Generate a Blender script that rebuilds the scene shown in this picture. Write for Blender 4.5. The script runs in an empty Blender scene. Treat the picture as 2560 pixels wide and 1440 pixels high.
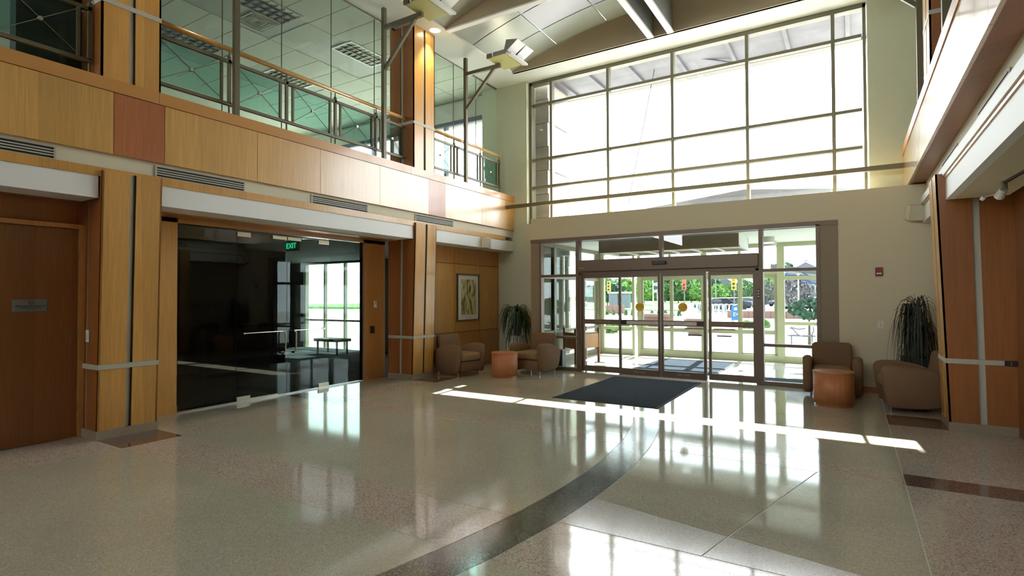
import bpy, bmesh, math, random
from mathutils import Vector, Matrix, Euler

random.seed(7)
SC = bpy.context.scene
COL = SC.collection

# ------------------------------------------------------------------ camera
cam_d = bpy.data.cameras.new('camera')
cam_d.sensor_width = 36.0
cam_d.lens = 36.0 * 1369.8 / 2560.0
cam_d.clip_end = 500
cam = bpy.data.objects.new('camera', cam_d)
COL.objects.link(cam)
_y, _p, _r = 0.554548, 0.01622502, -0.00429679
_f = Vector((-math.sin(_y) * math.cos(_p), math.cos(_y) * math.cos(_p), math.sin(_p)))
_r0 = Vector((math.cos(_y), math.sin(_y), 0))
_u0 = _r0.cross(_f)
_rr = _r0 * math.cos(_r) + _u0 * math.sin(_r)
_uu = -_r0 * math.sin(_r) + _u0 * math.cos(_r)
cam.matrix_world = Matrix(((_rr.x, _uu.x, -_f.x, 0), (_rr.y, _uu.y, -_f.y, 0), (_rr.z, _uu.z, -_f.z, 1.6), (0, 0, 0, 1)))
SC.camera = cam

# ------------------------------------------------------------------ world, sun, exposure
SKY = 5.0
SUN = 20.0
LAMP = 1.0
world = bpy.data.worlds.new('sky')
SC.world = world
world.use_nodes = True
wn = world.node_tree
bg = wn.nodes['Background']
bg.inputs[0].default_value = (0.95, 0.98, 1.0, 1)
bg.inputs[1].default_value = SKY
sun_d = bpy.data.lights.new('sun', 'SUN')
sun_d.energy = SUN
sun_d.angle = math.radians(0.53)
sun_d.color = (1.0, 0.96, 0.88)
sun_o = bpy.data.objects.new('sun', sun_d)
COL.objects.link(sun_o)
sun_o.location = (-5, 30, 30)
sun_o.rotation_euler = Vector((0.077, -1.0, -1.02)).to_track_quat('-Z', 'Y').to_euler()
SC.view_settings.view_transform = 'Standard'
SC.view_settings.look = 'None'
SC.view_settings.gamma = 1.0
SC.view_settings.exposure = 1.65
SC.view_settings.use_curve_mapping = False
cy = SC.cycles
cy.max_bounces = 10
cy.diffuse_bounces = 5
cy.glossy_bounces = 4
cy.transmission_bounces = 4
cy.transparent_max_bounces = 32
cy.sample_clamp_indirect = 8.0
cy.caustics_reflective = False
cy.caustics_refractive = False


def area(name, loc, size, energy, color=(1, .9, .75), rot=(0, 0, 0), sizey=None):
    d = bpy.data.lights.new(name, 'AREA')
    d.energy = energy * LAMP
    d.size = size
    if sizey:
        d.shape = 'RECTANGLE'
        d.size_y = sizey
    d.color = color
    o = bpy.data.objects.new(name, d)
    o.location = loc
    o.rotation_euler = rot
    COL.objects.link(o)
    return o


def spot(name, loc, energy, angle, blend=.4, color=(1, .82, .55), rot=(0, 0, 0), r=.04):
    d = bpy.data.lights.new(name, 'SPOT')
    d.energy = energy * LAMP
    d.spot_size = math.radians(angle)
    d.spot_blend = blend
    d.color = color
    d.shadow_soft_size = r
    o = bpy.data.objects.new(name, d)
    o.location = loc
    o.rotation_euler = rot
    COL.objects.link(o)
    return o


# ------------------------------------------------------------------ materials
M = {}


def new_mat(name):
    m = bpy.data.materials.new(name)
    m.use_nodes = True
    nt = m.node_tree
    return m, nt, nt.nodes['Principled BSDF']


def pbr(name, col, rough=.5, metal=0., spec=.5, noise=0., nscale=20., bump=0., coat=0., coatr=.1, emit=None, emits=0.):
    m, nt, b = new_mat(name)
    b.inputs['Base Color'].default_value = (*col, 1)
    b.inputs['Roughness'].default_value = rough
    b.inputs['Metallic'].default_value = metal
    b.inputs['Specular IOR Level'].default_value = spec
    b.inputs['Coat Weight'].default_value = coat
    b.inputs['Coat Roughness'].default_value = coatr
    if emit:
        b.inputs['Emission Color'].default_value = (*emit, 1)
        b.inputs['Emission Strength'].default_value = emits
    if noise or bump:
        tc = nt.nodes.new('ShaderNodeTexCoord')
        n = nt.nodes.new('ShaderNodeTexNoise')
        n.inputs['Scale'].default_value = nscale
        n.inputs['Detail'].default_value = 3
        nt.links.new(tc.outputs['Object'], n.inputs['Vector'])
        if noise:
            mr = nt.nodes.new('ShaderNodeMapRange')
            mr.inputs['From Min'].default_value = .3
            mr.inputs['From Max'].default_value = .7
            mr.inputs['To Min'].default_value = 1 - noise
            mr.inputs['To Max'].default_value = 1 + noise
            nt.links.new(n.outputs['Fac'], mr.inputs['Value'])
            mx = nt.nodes.new('ShaderNodeVectorMath')
            mx.operation = 'SCALE'
            mx.inputs[0].default_value = col
            nt.links.new(mr.outputs[0], mx.inputs['Scale'])
            nt.links.new(mx.outputs[0], b.inputs['Base Color'])
        if bump:
            bp = nt.nodes.new('ShaderNodeBump')
            bp.inputs['Strength'].default_value = bump
            bp.inputs['Distance'].default_value = .01
            nt.links.new(n.outputs['Fac'], bp.inputs['Height'])
            nt.links.new(bp.outputs[0], b.inputs['Normal'])
    M[name] = m
    return m


def wood(name, col, rough=.35, coat=.4, stripe=.33, var=.12, coatr=.14):
    """veneer: vertical grain plus flitch-to-flitch tone changes"""
    m, nt, b = new_mat(name)
    N = nt.nodes
    L = nt.links
    geo = N.new('ShaderNodeNewGeometry')
    sep = N.new('ShaderNodeSeparateXYZ')
    L.new(geo.outputs['Position'], sep.inputs[0])
    add = N.new('ShaderNodeMath')
    L.new(sep.outputs[0], add.inputs[0])
    L.new(sep.outputs[1], add.inputs[1])
    div = N.new('ShaderNodeMath')
    div.operation = 'DIVIDE'
    div.inputs[1].default_value = stripe
    L.new(add.outputs[0], div.inputs[0])
    fl = N.new('ShaderNodeMath')
    fl.operation = 'FLOOR'
    L.new(div.outputs[0], fl.inputs[0])
    wnz = N.new('ShaderNodeTexWhiteNoise')
    wnz.noise_dimensions = '1D'
    L.new(fl.outputs[0], wnz.inputs['W'])
    mp = N.new('ShaderNodeMapping')
    mp.inputs['Scale'].default_value = (60, 60, 2.2)
    L.new(geo.outputs['Position'], mp.inputs[0])
    nz = N.new('ShaderNodeTexNoise')
    nz.inputs['Scale'].default_value = 1.0
    nz.inputs['Detail'].default_value = 3
    L.new(mp.outputs[0], nz.inputs['Vector'])
    mr1 = N.new('ShaderNodeMapRange')
    mr1.inputs['To Min'].default_value = 1 - var
    mr1.inputs['To Max'].default_value = 1 + var * .6
    L.new(wnz.outputs['Value'], mr1.inputs['Value'])
    mr2 = N.new('ShaderNodeMapRange')
    mr2.inputs['From Min'].default_value = .3
    mr2.inputs['From Max'].default_value = .7
    mr2.inputs['To Min'].default_value = .88
    mr2.inputs['To Max'].default_value = 1.1
    L.new(nz.outputs['Fac'], mr2.inputs['Value'])
    mul = N.new('ShaderNodeMath')
    mul.operation = 'MULTIPLY'
    L.new(mr1.outputs[0], mul.inputs[0])
    L.new(mr2.outputs[0], mul.inputs[1])
    mx = N.new('ShaderNodeVectorMath')
    mx.operation = 'SCALE'
    mx.inputs[0].default_value = col
    L.new(mul.outputs[0], mx.inputs['Scale'])
    L.new(mx.outputs[0], b.inputs['Base Color'])
    b.inputs['Roughness'].default_value = rough
    b.inputs['Coat Weight'].default_value = coat
    b.inputs['Coat Roughness'].default_value = coatr
    M[name] = m
    return m


def terrazzo(name, col, chip_a, chip_b, rough=.07):
    m, nt, b = new_mat(name)
    N = nt.nodes
    L = nt.links
    tc = N.new('ShaderNodeTexCoord')
    v = N.new('ShaderNodeTexVoronoi')
    v.inputs['Scale'].default_value = 130
    L.new(tc.outputs['Object'], v.inputs['Vector'])
    cr = N.new('ShaderNodeValToRGB')
    cr.color_ramp.interpolation = 'CONSTANT'
    e = cr.color_ramp.elements
    e[0].position = 0
    e[0].color = (*chip_a, 1)
    e[1].position = .16
    e[1].color = (*col, 1)
    e2 = e.new(.78)
    e2.color = (*chip_b, 1)
    e3 = e.new(.92)
    e3.color = (*col, 1)
    sp = N.new('ShaderNodeSeparateColor')
    L.new(v.outputs['Color'], sp.inputs[0])
    L.new(sp.outputs[0], cr.inputs[0])
    n = N.new('ShaderNodeTexNoise')
    n.inputs['Scale'].default_value = .9
    n.inputs['Detail'].default_value = 4
    L.new(tc.outputs['Object'], n.inputs['Vector'])
    mr = N.new('ShaderNodeMapRange')
    mr.inputs['From Min'].default_value = .3
    mr.inputs['From Max'].default_value = .7
    mr.inputs['To Min'].default_value = .93
    mr.inputs['To Max'].default_value = 1.07
    L.new(n.outputs['Fac'], mr.inputs['Value'])
    mx = N.new('ShaderNodeVectorMath')
    mx.operation = 'SCALE'
    L.new(cr.outputs[0], mx.inputs[0])
    L.new(mr.outputs[0], mx.inputs['Scale'])
    L.new(mx.outputs[0], b.inputs['Base Color'])
    n2 = N.new('ShaderNodeTexNoise')
    n2.inputs['Scale'].default_value = 7
    L.new(tc.outputs['Object'], n2.inputs['Vector'])
    bp = N.new('ShaderNodeBump')
    bp.inputs['Strength'].default_value = .012
    bp.inputs['Distance'].default_value = .01
    L.new(n2.outputs['Fac'], bp.inputs['Height'])
    L.new(bp.outputs[0], b.inputs['Normal'])
    b.inputs['Roughness'].default_value = rough
    b.inputs['Specular IOR Level'].default_value = 1.0
    M[name] = m
    return m


def glass(name, tint=(.92, .96, .94), refl=1.0, rough=.0):
    """clear architectural pane: straight-through transmission and Fresnel reflection"""
    m = bpy.data.materials.new(name)
    m.use_nodes = True
    nt = m.node_tree
    nt.nodes.clear()
    o = nt.nodes.new('ShaderNodeOutputMaterial')
    t = nt.nodes.new('ShaderNodeBsdfTransparent')
    t.inputs[0].default_value = (*tint, 1)
    g = nt.nodes.new('ShaderNodeBsdfGlossy')
    g.inputs['Roughness'].default_value = rough
    geo = nt.nodes.new('ShaderNodeNewGeometry')
    dt = nt.nodes.new('ShaderNodeVectorMath')
    dt.operation = 'DOT_PRODUCT'
    nt.links.new(geo.outputs['Incoming'], dt.inputs[0])
    nt.links.new(geo.outputs['Normal'], dt.inputs[1])

    def mth(op, a, b=None):
        n = nt.nodes.new('ShaderNodeMath')
        n.operation = op
        for i, q in enumerate((a, b)):
            if q is None:
                continue
            if isinstance(q, (int, float)):
                n.inputs[i].default_value = q
            else:
                nt.links.new(q, n.inputs[i])
        return n.outputs[0]
    # Schlick reflectance of one glass face, the same from both sides
    ca = mth('ABSOLUTE', dt.outputs['Value'])
    f5 = mth('POWER', mth('SUBTRACT', 1.0, ca), 5.0)
    fr_out = mth('MULTIPLY', mth('ADD', mth('MULTIPLY', f5, .96), .04), refl)
    fr_out = mth('MINIMUM', fr_out, 1.0)
    mx = nt.nodes.new('ShaderNodeMixShader')
    nt.links.new(fr_out, mx.inputs[0])
    nt.links.new(t.outputs[0], mx.inputs[1])
    nt.links.new(g.outputs[0], mx.inputs[2])
    nt.links.new(mx.outputs[0], o.inputs[0])
    M[name] = m
    return m


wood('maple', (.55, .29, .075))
wood('fascia_left', (.58, .33, .095), rough=.32, coat=1.0, coatr=.22)
wood('fascia_right', (.58, .33, .10), rough=.3, coat=1.0, coatr=.05)
wood('maple_deep', (.50, .22, .06))
wood('maple_red', (.40, .14, .05), var=.06)
wood('maple_door', (.21, .078, .02), coat=.2)
wood('maple_shaded', (.30, .105, .03), coat=.2)  # darker copy of maple, shade of the column sides put into its colour
wood('table_wood', (.45, .17, .07), stripe=.5, var=.05, coat=.1, rough=.55)
pbr('cap_wood', (.50, .24, .07), .3, coat=.4)
pbr('rail_wood', (.62, .36, .12), .3, coat=.5)
pbr('cream', (.62, .57, .42), .7)
pbr('paint_green_lit', (.56, .57, .42), .8, noise=.02, nscale=6)  # wall paint with the greenish light of the upper walls in its colour
pbr('paint_cream', (.62, .55, .39), .8, noise=.03, nscale=60)
pbr('beam_white', (.74, .74, .72), .6)
pbr('vest_white', (.60, .61, .58), .7)
pbr('ceiling_white', (.64, .67, .62), .7)
pbr('tan_fascia', (.42, .35, .24), .7)
pbr('spine_white', (.78, .80, .80), .5)
pbr('spine_dark', (.19, .20, .20), .6)
pbr('strip_grey', (.42, .41, .34), .5)
pbr('black_gap', (.012, .011, .01), .7)
pbr('granite', (.30, .25, .18), .35, noise=.25, nscale=90)
pbr('bronze', (.12, .105, .06), .45, metal=.2)
pbr('frame_brown', (.16, .115, .085), .45, metal=.3)
pbr('frame_panel', (.24, .185, .12), .55)
pbr('frame_olive', (.17, .16, .105), .45, metal=.2)
pbr('frame_vest', (.42, .42, .26), .45)
pbr('black', (.01, .01, .011), .4)
pbr('chrome', (.75, .75, .73), .2, metal=1)
pbr('steel', (.55, .55, .52), .3, metal=1)
pbr('brass_dull', (.55, .50, .36), .35, metal=.8)
pbr('fabric', (.20, .122, .075), .95, spec=.15, noise=.15, nscale=220, bump=.3)
pbr('fabric_seat', (.27, .18, .095), .95, spec=.15, noise=.15, nscale=220, bump=.3)
pbr('mat_blue', (.035, .045, .065), .95, spec=.1, noise=.35, nscale=55, bump=.5)
pbr('mat_edge', (.018, .018, .02), .8)
pbr('carpet', (.03, .034, .036), .95, spec=.1, noise=.6, nscale=30)
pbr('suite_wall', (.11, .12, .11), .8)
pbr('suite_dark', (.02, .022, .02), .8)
pbr('vault_metal', (.40, .45, .42), .42, metal=.2)
pbr('tile', (.55, .58, .48), .8, noise=.03, nscale=90)
pbr('tile_grid', (.42, .45, .38), .6)
pbr('pot_white', (.72, .76, .78), .35)
pbr('pot_black', (.012, .012, .012), .5)
pbr('soil', (.03, .02, .012), .9)
pbr('leaf', (.018, .045, .018), .4, noise=.4, nscale=8)
pbr('leaf_dark', (.010, .018, .009), .5, noise=.4, nscale=8)
pbr('red', (.20, .008, .006), .35)
pbr('white_plastic', (.72, .70, .62), .45)
pbr('plaque', (.20, .23, .23), .35, metal=.6)
pbr('plaque_ink', (.03, .03, .03), .6)
pbr('plaque_red', (.20, .04, .05), .6)
pbr('yellow', (.95, .58, .04), .5)
pbr('yellow_ink', (.10, .05, .01), .6)
pbr('pink_print', (.55, .28, .24), .6)
pbr('lamp_tan', (.45, .44, .18), .5)
pbr('lamp_white', (.72, .74, .74), .35)
pbr('glow_warm', (1, .9, .7), .5, emit=(1, .85, .6), emits=6)
pbr('glow_cell', (.9, .95, .9), .5, emit=(.85, 1, .9), emits=.9)
pbr('glow_dim', (.3, .35, .33), .5, emit=(.85, 1, .9), emits=.03)
pbr('exit_green', (.01, .3, .12), .5, emit=(.02, .8, .35), emits=1.0)
glass('pane', (.94, .955, .955), 1.0)
glass('pane_door', (.91, .93, .93), 1.0)
glass('pane_tint', (.62, .66, .66), 1.0)
glass('pane_suite', (.42, .50, .48), 1.0)
glass('pane_green', (.87, .93, .88), 1.0)
glass('pane_teal', (.64, .82, .80), 1.0)
terrazzo('tz_green', (.45, .43, .335), (.36, .35, .275), (.54, .52, .42))
terrazzo('tz_pink', (.50, .43, .35), (.27, .22, .19), (.62, .57, .50))
terrazzo('tz_beige', (.44, .41, .32), (.33, .31, .25), (.55, .52, .43))
terrazzo('tz_brown', (.15, .085, .065), (.08, .04, .03), (.24, .16, .13))
terrazzo('tz_dark', (.062, .080, .058), (.02, .025, .03), (.17, .18, .19), rough=.12)
terrazzo('tz_grey', (.40, .38, .32), (.30, .28, .24), (.50, .48, .42), rough=.14)
terrazzo('tz_vest', (.50, .50, .48), (.42, .42, .41), (.58, .58, .57))
pbr('divider', (.46, .46, .40), .35)
pbr('concrete', (.36, .355, .34), .9, noise=.06, nscale=2)
pbr('asphalt', (.22, .22, .23), .9)
pbr('grass', (.075, .19, .03), .95, noise=.3, nscale=1.5)
pbr('foliage', (.055, .125, .04), .9, noise=.5, nscale=2)
pbr('foliage_bright', (.12, .23, .05), .9, noise=.4, nscale=2)
pbr('foliage_dark', (.03, .08, .05), .9, noise=.4, nscale=2)
pbr('foliage_grey', (.11, .10, .11), .9, noise=.4, nscale=3)
pbr('bark', (.09, .07, .055), .9)
pbr('siding', (.11, .11, .14), .8)
pbr('roofing', (.05, .05, .075), .8)
pbr('trim_white', (.7, .7, .7), .7)
pbr('stone_tan', (.42, .38, .34), .85, noise=.1, nscale=3)
pbr('stone_blue', (.13, .14, .18), .85)
pbr('planter_pink', (.16, .085, .07), .85)
pbr('sign_blue', (.01, .10, .26), .4)
pbr('signal_yellow', (.65, .38, .02), .5)
pbr('signal_red', (.75, .08, .03), .5)
pbr('pole_grey', (.10, .10, .11), .5)
pbr('car_silver', (.13, .14, .16), .25, metal=.5)
pbr('car_dark', (.012, .02, .035), .2, metal=.4)
pbr('car_white', (.17, .18, .20), .25)
pbr('car_blue', (.03, .055, .11), .25, metal=.3)
pbr('car_glass', (.02, .025, .03), .05)
pbr('tyre', (.015, .015, .015), .8)
pbr('eave_metal', (.085, .082, .095), .6, noise=.35, nscale=1.6)
pbr('roof_metal', (.16, .165, .19), .5, noise=.15, nscale=1.2)
pbr('eave_trim', (.11, .10, .088), .6)
pbr('shelter', (.06, .065, .075), .6)
pbr('shelter_blue', (.01, .06, .20), .4)


def art_mat():
    m, nt, b = new_mat('art_print')
    N, L = nt.nodes, nt.links
    tc = N.new('ShaderNodeTexCoord')
    mp = N.new('ShaderNodeMapping')
    mp.inputs['Scale'].default_value = (1, 7, 2.2)
    L.new(tc.outputs['Object'], mp.inputs[0])
    n = N.new('ShaderNodeTexNoise')
    n.inputs['Scale'].default_value = 1.6
    n.inputs['Detail'].default_value = 8
    n.inputs['Distortion'].default_value = .8
    L.new(mp.outputs[0], n.inputs['Vector'])
    cr = N.new('ShaderNodeValToRGB')
    e = cr.color_ramp.elements
    e[0].position = .30
    e[0].color = (.035, .035, .01, 1)
    e[1].position = .66
    e[1].color = (.72, .70, .46, 1)
    a = e.new(.42)
    a.color = (.22, .20, .03, 1)
    a = e.new(.52)
    a.color = (.50, .48, .22, 1)
    L.new(n.outputs['Fac'], cr.inputs[0])
    L.new(cr.outputs[0], b.inputs['Base Color'])
    b.inputs['Roughness'].default_value = .4
    M['art_print'] = m


art_mat()


def perforated():
    m, nt, b = new_mat('vault_perf')
    N, L = nt.nodes, nt.links
    geo = N.new('ShaderNodeNewGeometry')
    mp = N.new('ShaderNodeMapping')
    mp.inputs['Scale'].default_value = (36, 36, 0)
    L.new(geo.outputs['Position'], mp.inputs[0])
    fr = N.new('ShaderNodeVectorMath')
    fr.operation = 'FRACTION'
    L.new(mp.outputs[0], fr.inputs[0])
    ds = N.new('ShaderNodeVectorMath')
    ds.operation = 'DISTANCE'
    ds.inputs[1].default_value = (.5, .5, 0)
    L.new(fr.outputs[0], ds.inputs[0])
    cr = N.new('ShaderNodeValToRGB')
    e = cr.color_ramp.elements
    e[0].position = .22
    e[0].color = (.24, .25, .31, 1)
    e[1].position = .32
    e[1].color = (.52, .54, .60, 1)
    L.new(ds.outputs['Value'], cr.inputs[0])
    L.new(cr.outputs[0], b.inputs['Base Color'])
    b.inputs['Roughness'].default_value = .45
    b.inputs['Metallic'].default_value = .2
    M['vault_perf'] = m


perforated()

# ------------------------------------------------------------------ mesh helpers
BASE = {}


class MB:
    def __init__(s):
        s.v = []
        s.f = []

    def add(s, vs, fs):
        k = len(s.v)
        s.v += [tuple(v) for v in vs]
        s.f += [tuple(i + k for i in f) for f in fs]
        return s

    def box(s, x0, x1, y0, y1, z0, z1):
        v = [(x0, y0, z0), (x1, y0, z0), (x1, y1, z0), (x0, y1, z0), (x0, y0, z1), (x1, y0, z1), (x1, y1, z1), (x0, y1, z1)]
        return s.add(v, [(3, 2, 1, 0), (4, 5, 6, 7), (0, 1, 5, 4), (1, 2, 6, 5), (2, 3, 7, 6), (3, 0, 4, 7)])

    def obox(s, c, size, rot=(0, 0, 0)):
        R = Euler(rot).to_matrix()
        hx, hy, hz = [a / 2 for a in size]
        v = []
        for z in (-hz, hz):
            for x, y in ((-hx, -hy), (hx, -hy), (hx, hy), (-hx, hy)):
                v.append(Vector(c) + R @ Vector((x, y, z)))
        return s.add(v, [(3, 2, 1, 0), (4, 5, 6, 7), (0, 1, 5, 4), (1, 2, 6, 5), (2, 3, 7, 6), (3, 0, 4, 7)])

    def bar(s, p, q, w, h=None):
        """rectangular bar from p to q"""
        p, q = Vector(p), Vector(q)
        h = h or w
        d = (q - p).normalized()
        up = Vector((0, 0, 1)) if abs(d.z) < .95 else Vector((0, 1, 0))
        a = d.cross(up).normalized() * w / 2
        b = a.normalized().cross(d).normalized() * h / 2
        v = [p - a - b, p + a - b, p + a + b, p - a + b, q - a - b, q + a - b, q + a + b, q - a + b]
        return s.add(v, [(3, 2, 1, 0), (4, 5, 6, 7), (0, 1, 5, 4), (1, 2, 6, 5), (2, 3, 7, 6), (3, 0, 4, 7)])

    def cyl(s, p, q, r, n=12, r2=None):
        p, q = Vector(p), Vector(q)
        r2 = r if r2 is None else r2
        d = (q - p).normalized()
        up = Vector((0, 0, 1)) if abs(d.z) < .95 else Vector((1, 0, 0))
        a = d.cross(up).normalized()
        b = d.cross(a).normalized()
        v = []
        for pt, rr in ((p, r), (q, r2)):
            for i in range(n):
                t = 2 * math.pi * i / n
                v.append(pt + a * rr * math.cos(t) + b * rr * math.sin(t))
        f = [(i, (i + 1) % n, n + (i + 1) % n, n + i) for i in range(n)]
        f += [tuple(reversed(range(n))), tuple(range(n, 2 * n))]
        return s.add(v, f)

    def tube(s, pts, r, n=8):
        for a, b in zip(pts[:-1], pts[1:]):
            s.cyl(a, b, r, n)
        return s

    def prism(s, pts, ax, a, b):
        """2-D outline extruded along axis ax from a to b"""
        def mk(p, t):
            q = [0, 0, 0]
            o = [i for i in range(3) if i != ax]
            q[o[0]], q[o[1]] = p
            q[ax] = t
            return q
        n = len(pts)
        v = [mk(p, a) for p in pts] + [mk(p, b) for p in pts]
        f = [(i, (i + 1) % n, n + (i + 1) % n, n + i) for i in range(n)]
        f += [tuple(reversed(range(n))), tuple(range(n, 2 * n))]
        return s.add(v, f)

    def build(s, name, mat, parent=None, bevel=0, seg=2, smooth=False, sub=0):
        me = bpy.data.meshes.new(name)
        off = BASE.get(parent.name, Vector((0, 0, 0))) if parent else Vector((0, 0, 0))
        vs = [(v[0] - off.x, v[1] - off.y, v[2] - off.z) for v in s.v]
        me.from_pydata(vs, [], s.f)
        bm = bmesh.new()
        bm.from_mesh(me)
        bmesh.ops.recalc_face_normals(bm, faces=bm.faces)
        bm.to_mesh(me)
        bm.free()
        me.materials.append(M[mat] if isinstance(mat, str) else mat)
        if smooth:
            for p in me.polygons:
                p.use_smooth = True
        o = bpy.data.objects.new(name, me)
        COL.objects.link(o)
        if parent:
            o.parent = parent
            BASE[o.name] = off
        if bevel:
            md = o.modifiers.new('bevel', 'BEVEL')
            md.width = bevel
            md.segments = seg
            md.limit_method = 'ANGLE'
            md.angle_limit = math.radians(35)
        if sub:
            md = o.modifiers.new('sub', 'SUBSURF')
            md.levels = sub
            md.render_levels = sub
        return o


def B(name, mat, parent, x0, x1, y0, y1, z0, z1, **k):
    return MB().box(x0, x1, y0, y1, z0, z1).build(name, mat, parent, **k)


def thing(name, label, cat, loc=(0, 0, 0), group=None):
    o = bpy.data.objects.new(name, None)
    o.empty_display_size = .1
    o.location = loc
    COL.objects.link(o)
    BASE[o.name] = Vector(loc)
    tag(o, label, cat, group)
    return o


def tag(o, label=None, cat=None, group=None, kind=None):
    if label:
        o['label'] = label
    if cat:
        o['category'] = cat
    if group:
        o['group'] = group
    if kind:
        o['kind'] = kind
    return o


def struct(o):
    o['kind'] = 'structure'
    return o


def sroot(name, loc=(0, 0, 0)):
    o = bpy.data.objects.new(name, None)
    o.empty_display_size = .1
    o.location = loc
    COL.objects.link(o)
    BASE[o.name] = Vector(loc)
    return struct(o)


def copy_tree(o, parent=None, loc=None, rotz=None, label=None, group=None):
    c = o.copy()
    COL.objects.link(c)
    if parent:
        c.parent = parent
    if loc is not None:
        c.location = loc
    if rotz is not None:
        c.rotation_euler.z = rotz
    if label:
        c['label'] = label
    if group:
        c['group'] = group
    for ch in list(o.children):
        copy_tree(ch, c)
    return c


def text(name, body, size, mat, parent, loc, rot, depth=.002, align='CENTER'):
    cu = bpy.data.curves.new(name, 'FONT')
    cu.body = body
    cu.size = size
    cu.align_x = align
    cu.align_y = 'CENTER'
    cu.extrude = depth
    cu.resolution_u = 2
    tmp = bpy.data.objects.new('tmp', cu)
    COL.objects.link(tmp)
    bpy.context.view_layer.update()
    me = bpy.data.meshes.new_from_object(tmp)
    bpy.data.objects.remove(tmp)
    me.materials.clear()
    me.materials.append(M[mat])
    o = bpy.data.objects.new(name, me)
    COL.objects.link(o)
    off = BASE.get(parent.name, Vector()) if parent else Vector()
    o.location = Vector(loc) - off
    o.rotation_euler = rot
    if parent:
        o.parent = parent
    return o


# main dimensions ----------------------------------------------------
XL, XR = -7.18, 0.79            # gallery fascia planes
WY = 11.7                       # upper front wall face
SY = 10.75                      # storefront face
ZC = 6.95                       # soffit height
CX = -3.2

# ================================================================== FLOOR
floor = sroot('floor')
B('floor_slab', 'divider', floor, -16.2, 9.6, -9.2, 11.9, -.25, -.003)
AC = (-11.08, 4.45)


def arc_x(y, r):
    return AC[0] + math.sqrt(r * r - (y - AC[1]) ** 2)


def tz(name, mat, pts):
    m = MB()
    m.prism(pts, 2, -.0029, 0.0)
    return m.build(name, mat, floor)


def rect(mat, x0, x1, y0, y1, g=.003, name='terrazzo_panel'):
    return tz(name, mat, [(x0 + g, y0 + g), (x1 - g, y0 + g), (x1 - g, y1 - g), (x0 + g, y1 - g)])


def left_of_arc(mat, x0, y0, y1, n=10, g=.003):
    pts = [(x0 + g, y0 + g)]
    for i in range(n + 1):
        y = y0 + g + (y1 - y0 - 2 * g) * i / n
        pts.append((arc_x(y, 9.0) - g, y))
    pts.append((x0 + g, y1 - g))
    return tz('terrazzo_panel', mat, pts)


def right_of_arc(mat, x1, y0, y1, n=10, g=.003):
    pts = [(x1 - g, y1 - g)]
    for i in range(n + 1):
        y = y1 - g - (y1 - y0 - 2 * g) * i / n
        pts.append((arc_x(y, 9.33) + g, y))
    pts.append((x1 - g, y0 + g))
    return tz('terrazzo_panel', mat, pts)


rows = [(-9, -3.0, 'tz_green'), (-3.0, 2.79, 'tz_green'), (2.79, 3.43, 'tz_pink'), (3.43, 5.70, 'tz_green'), (5.70, 6.04, 'tz_pink'),
        (6.04, 8.27, 'tz_green')]
for i, (a, b, mt) in enumerate(rows):
    if i == 0:
        rect(mt, -6.65, CX, a, b)
        rect(mt, CX, .37, a, b)
        continue
    if mt == 'tz_green' and b - a > 2:
        # field split once across so each pour is a panel
        left_of_arc(mt, -6.65, a, b)
    else:
        left_of_arc(mt, -6.65, a, b)
    if i == 2:
        right_of_arc('tz_pink', .37, 2.79, 3.50)
    elif i == 3:
        lA = lambda x: 3.74 - .185 * (x - 0.0)          # slanted joint between the two tones
        lC = lambda y: -.72 + .235 * (y - 3.85)         # cross joint
        g = .005
        xa = arc_x(4.07, 9.33) + g
        low = [(arc_x(3.50, 9.33) + g, 3.50 + g), (lC(3.50) - g, 3.50 + g), (lC(3.86) - g, lA(-.72) - g), (xa, lA(xa) - g)]
        tz('terrazzo_panel', 'tz_grey', low)
        tz('terrazzo_panel', 'tz_grey', [(lC(3.50) + g, 3.50 + g), (.37 - g, 3.50 + g), (.37 - g, lA(.37) - g), (lC(3.86) + g, lA(-.72) - g)])
        left = [(xa, lA(xa) + g), (lC(3.87) - g, lA(-.72) + g), (lC(5.70) - g, 5.70 - g)]
        for q in range(9):
            y = 5.70 - g - (5.70 - lA(xa) - 2 * g) * q / 8
            if q < 8:
                left.append((arc_x(y, 9.33) + g, y))
        tz('terrazzo_panel', 'tz_green', left)
        tz('terrazzo_panel', 'tz_green', [(lC(3.87) + g, lA(-.72) + g), (.37 - g, lA(.37) + g), (.37 - g, 5.70 - g), (lC(5.70) + g, 5.70 - g)])
    else:
        right_of_arc(mt, .37, a, b)
# curved band
ys = [-3 + 1.25 * k for k in range(10)]
for a, b in zip(ys[:-1], ys[1:]):
    b = min(b, 8.27)
    pts = []
    for i in range(9):
        y = a + .002 + (b - a - .004) * i / 8
        pts.append((arc_x(y, 9.33) - .003, y))
    for i in range(9):
        y = b - .002 - (b - a - .004) * i / 8
        pts.append((arc_x(y, 9.0) + .003, y))
    tz('terrazzo_band', 'tz_dark', pts)
rect('tz_beige', -6.65, CX, 8.27, 10.72)
rect('tz_beige', CX, .37, 8.27, 10.72)
rect('tz_beige', -7.7, -6.15, 10.72, 11.68)
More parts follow.
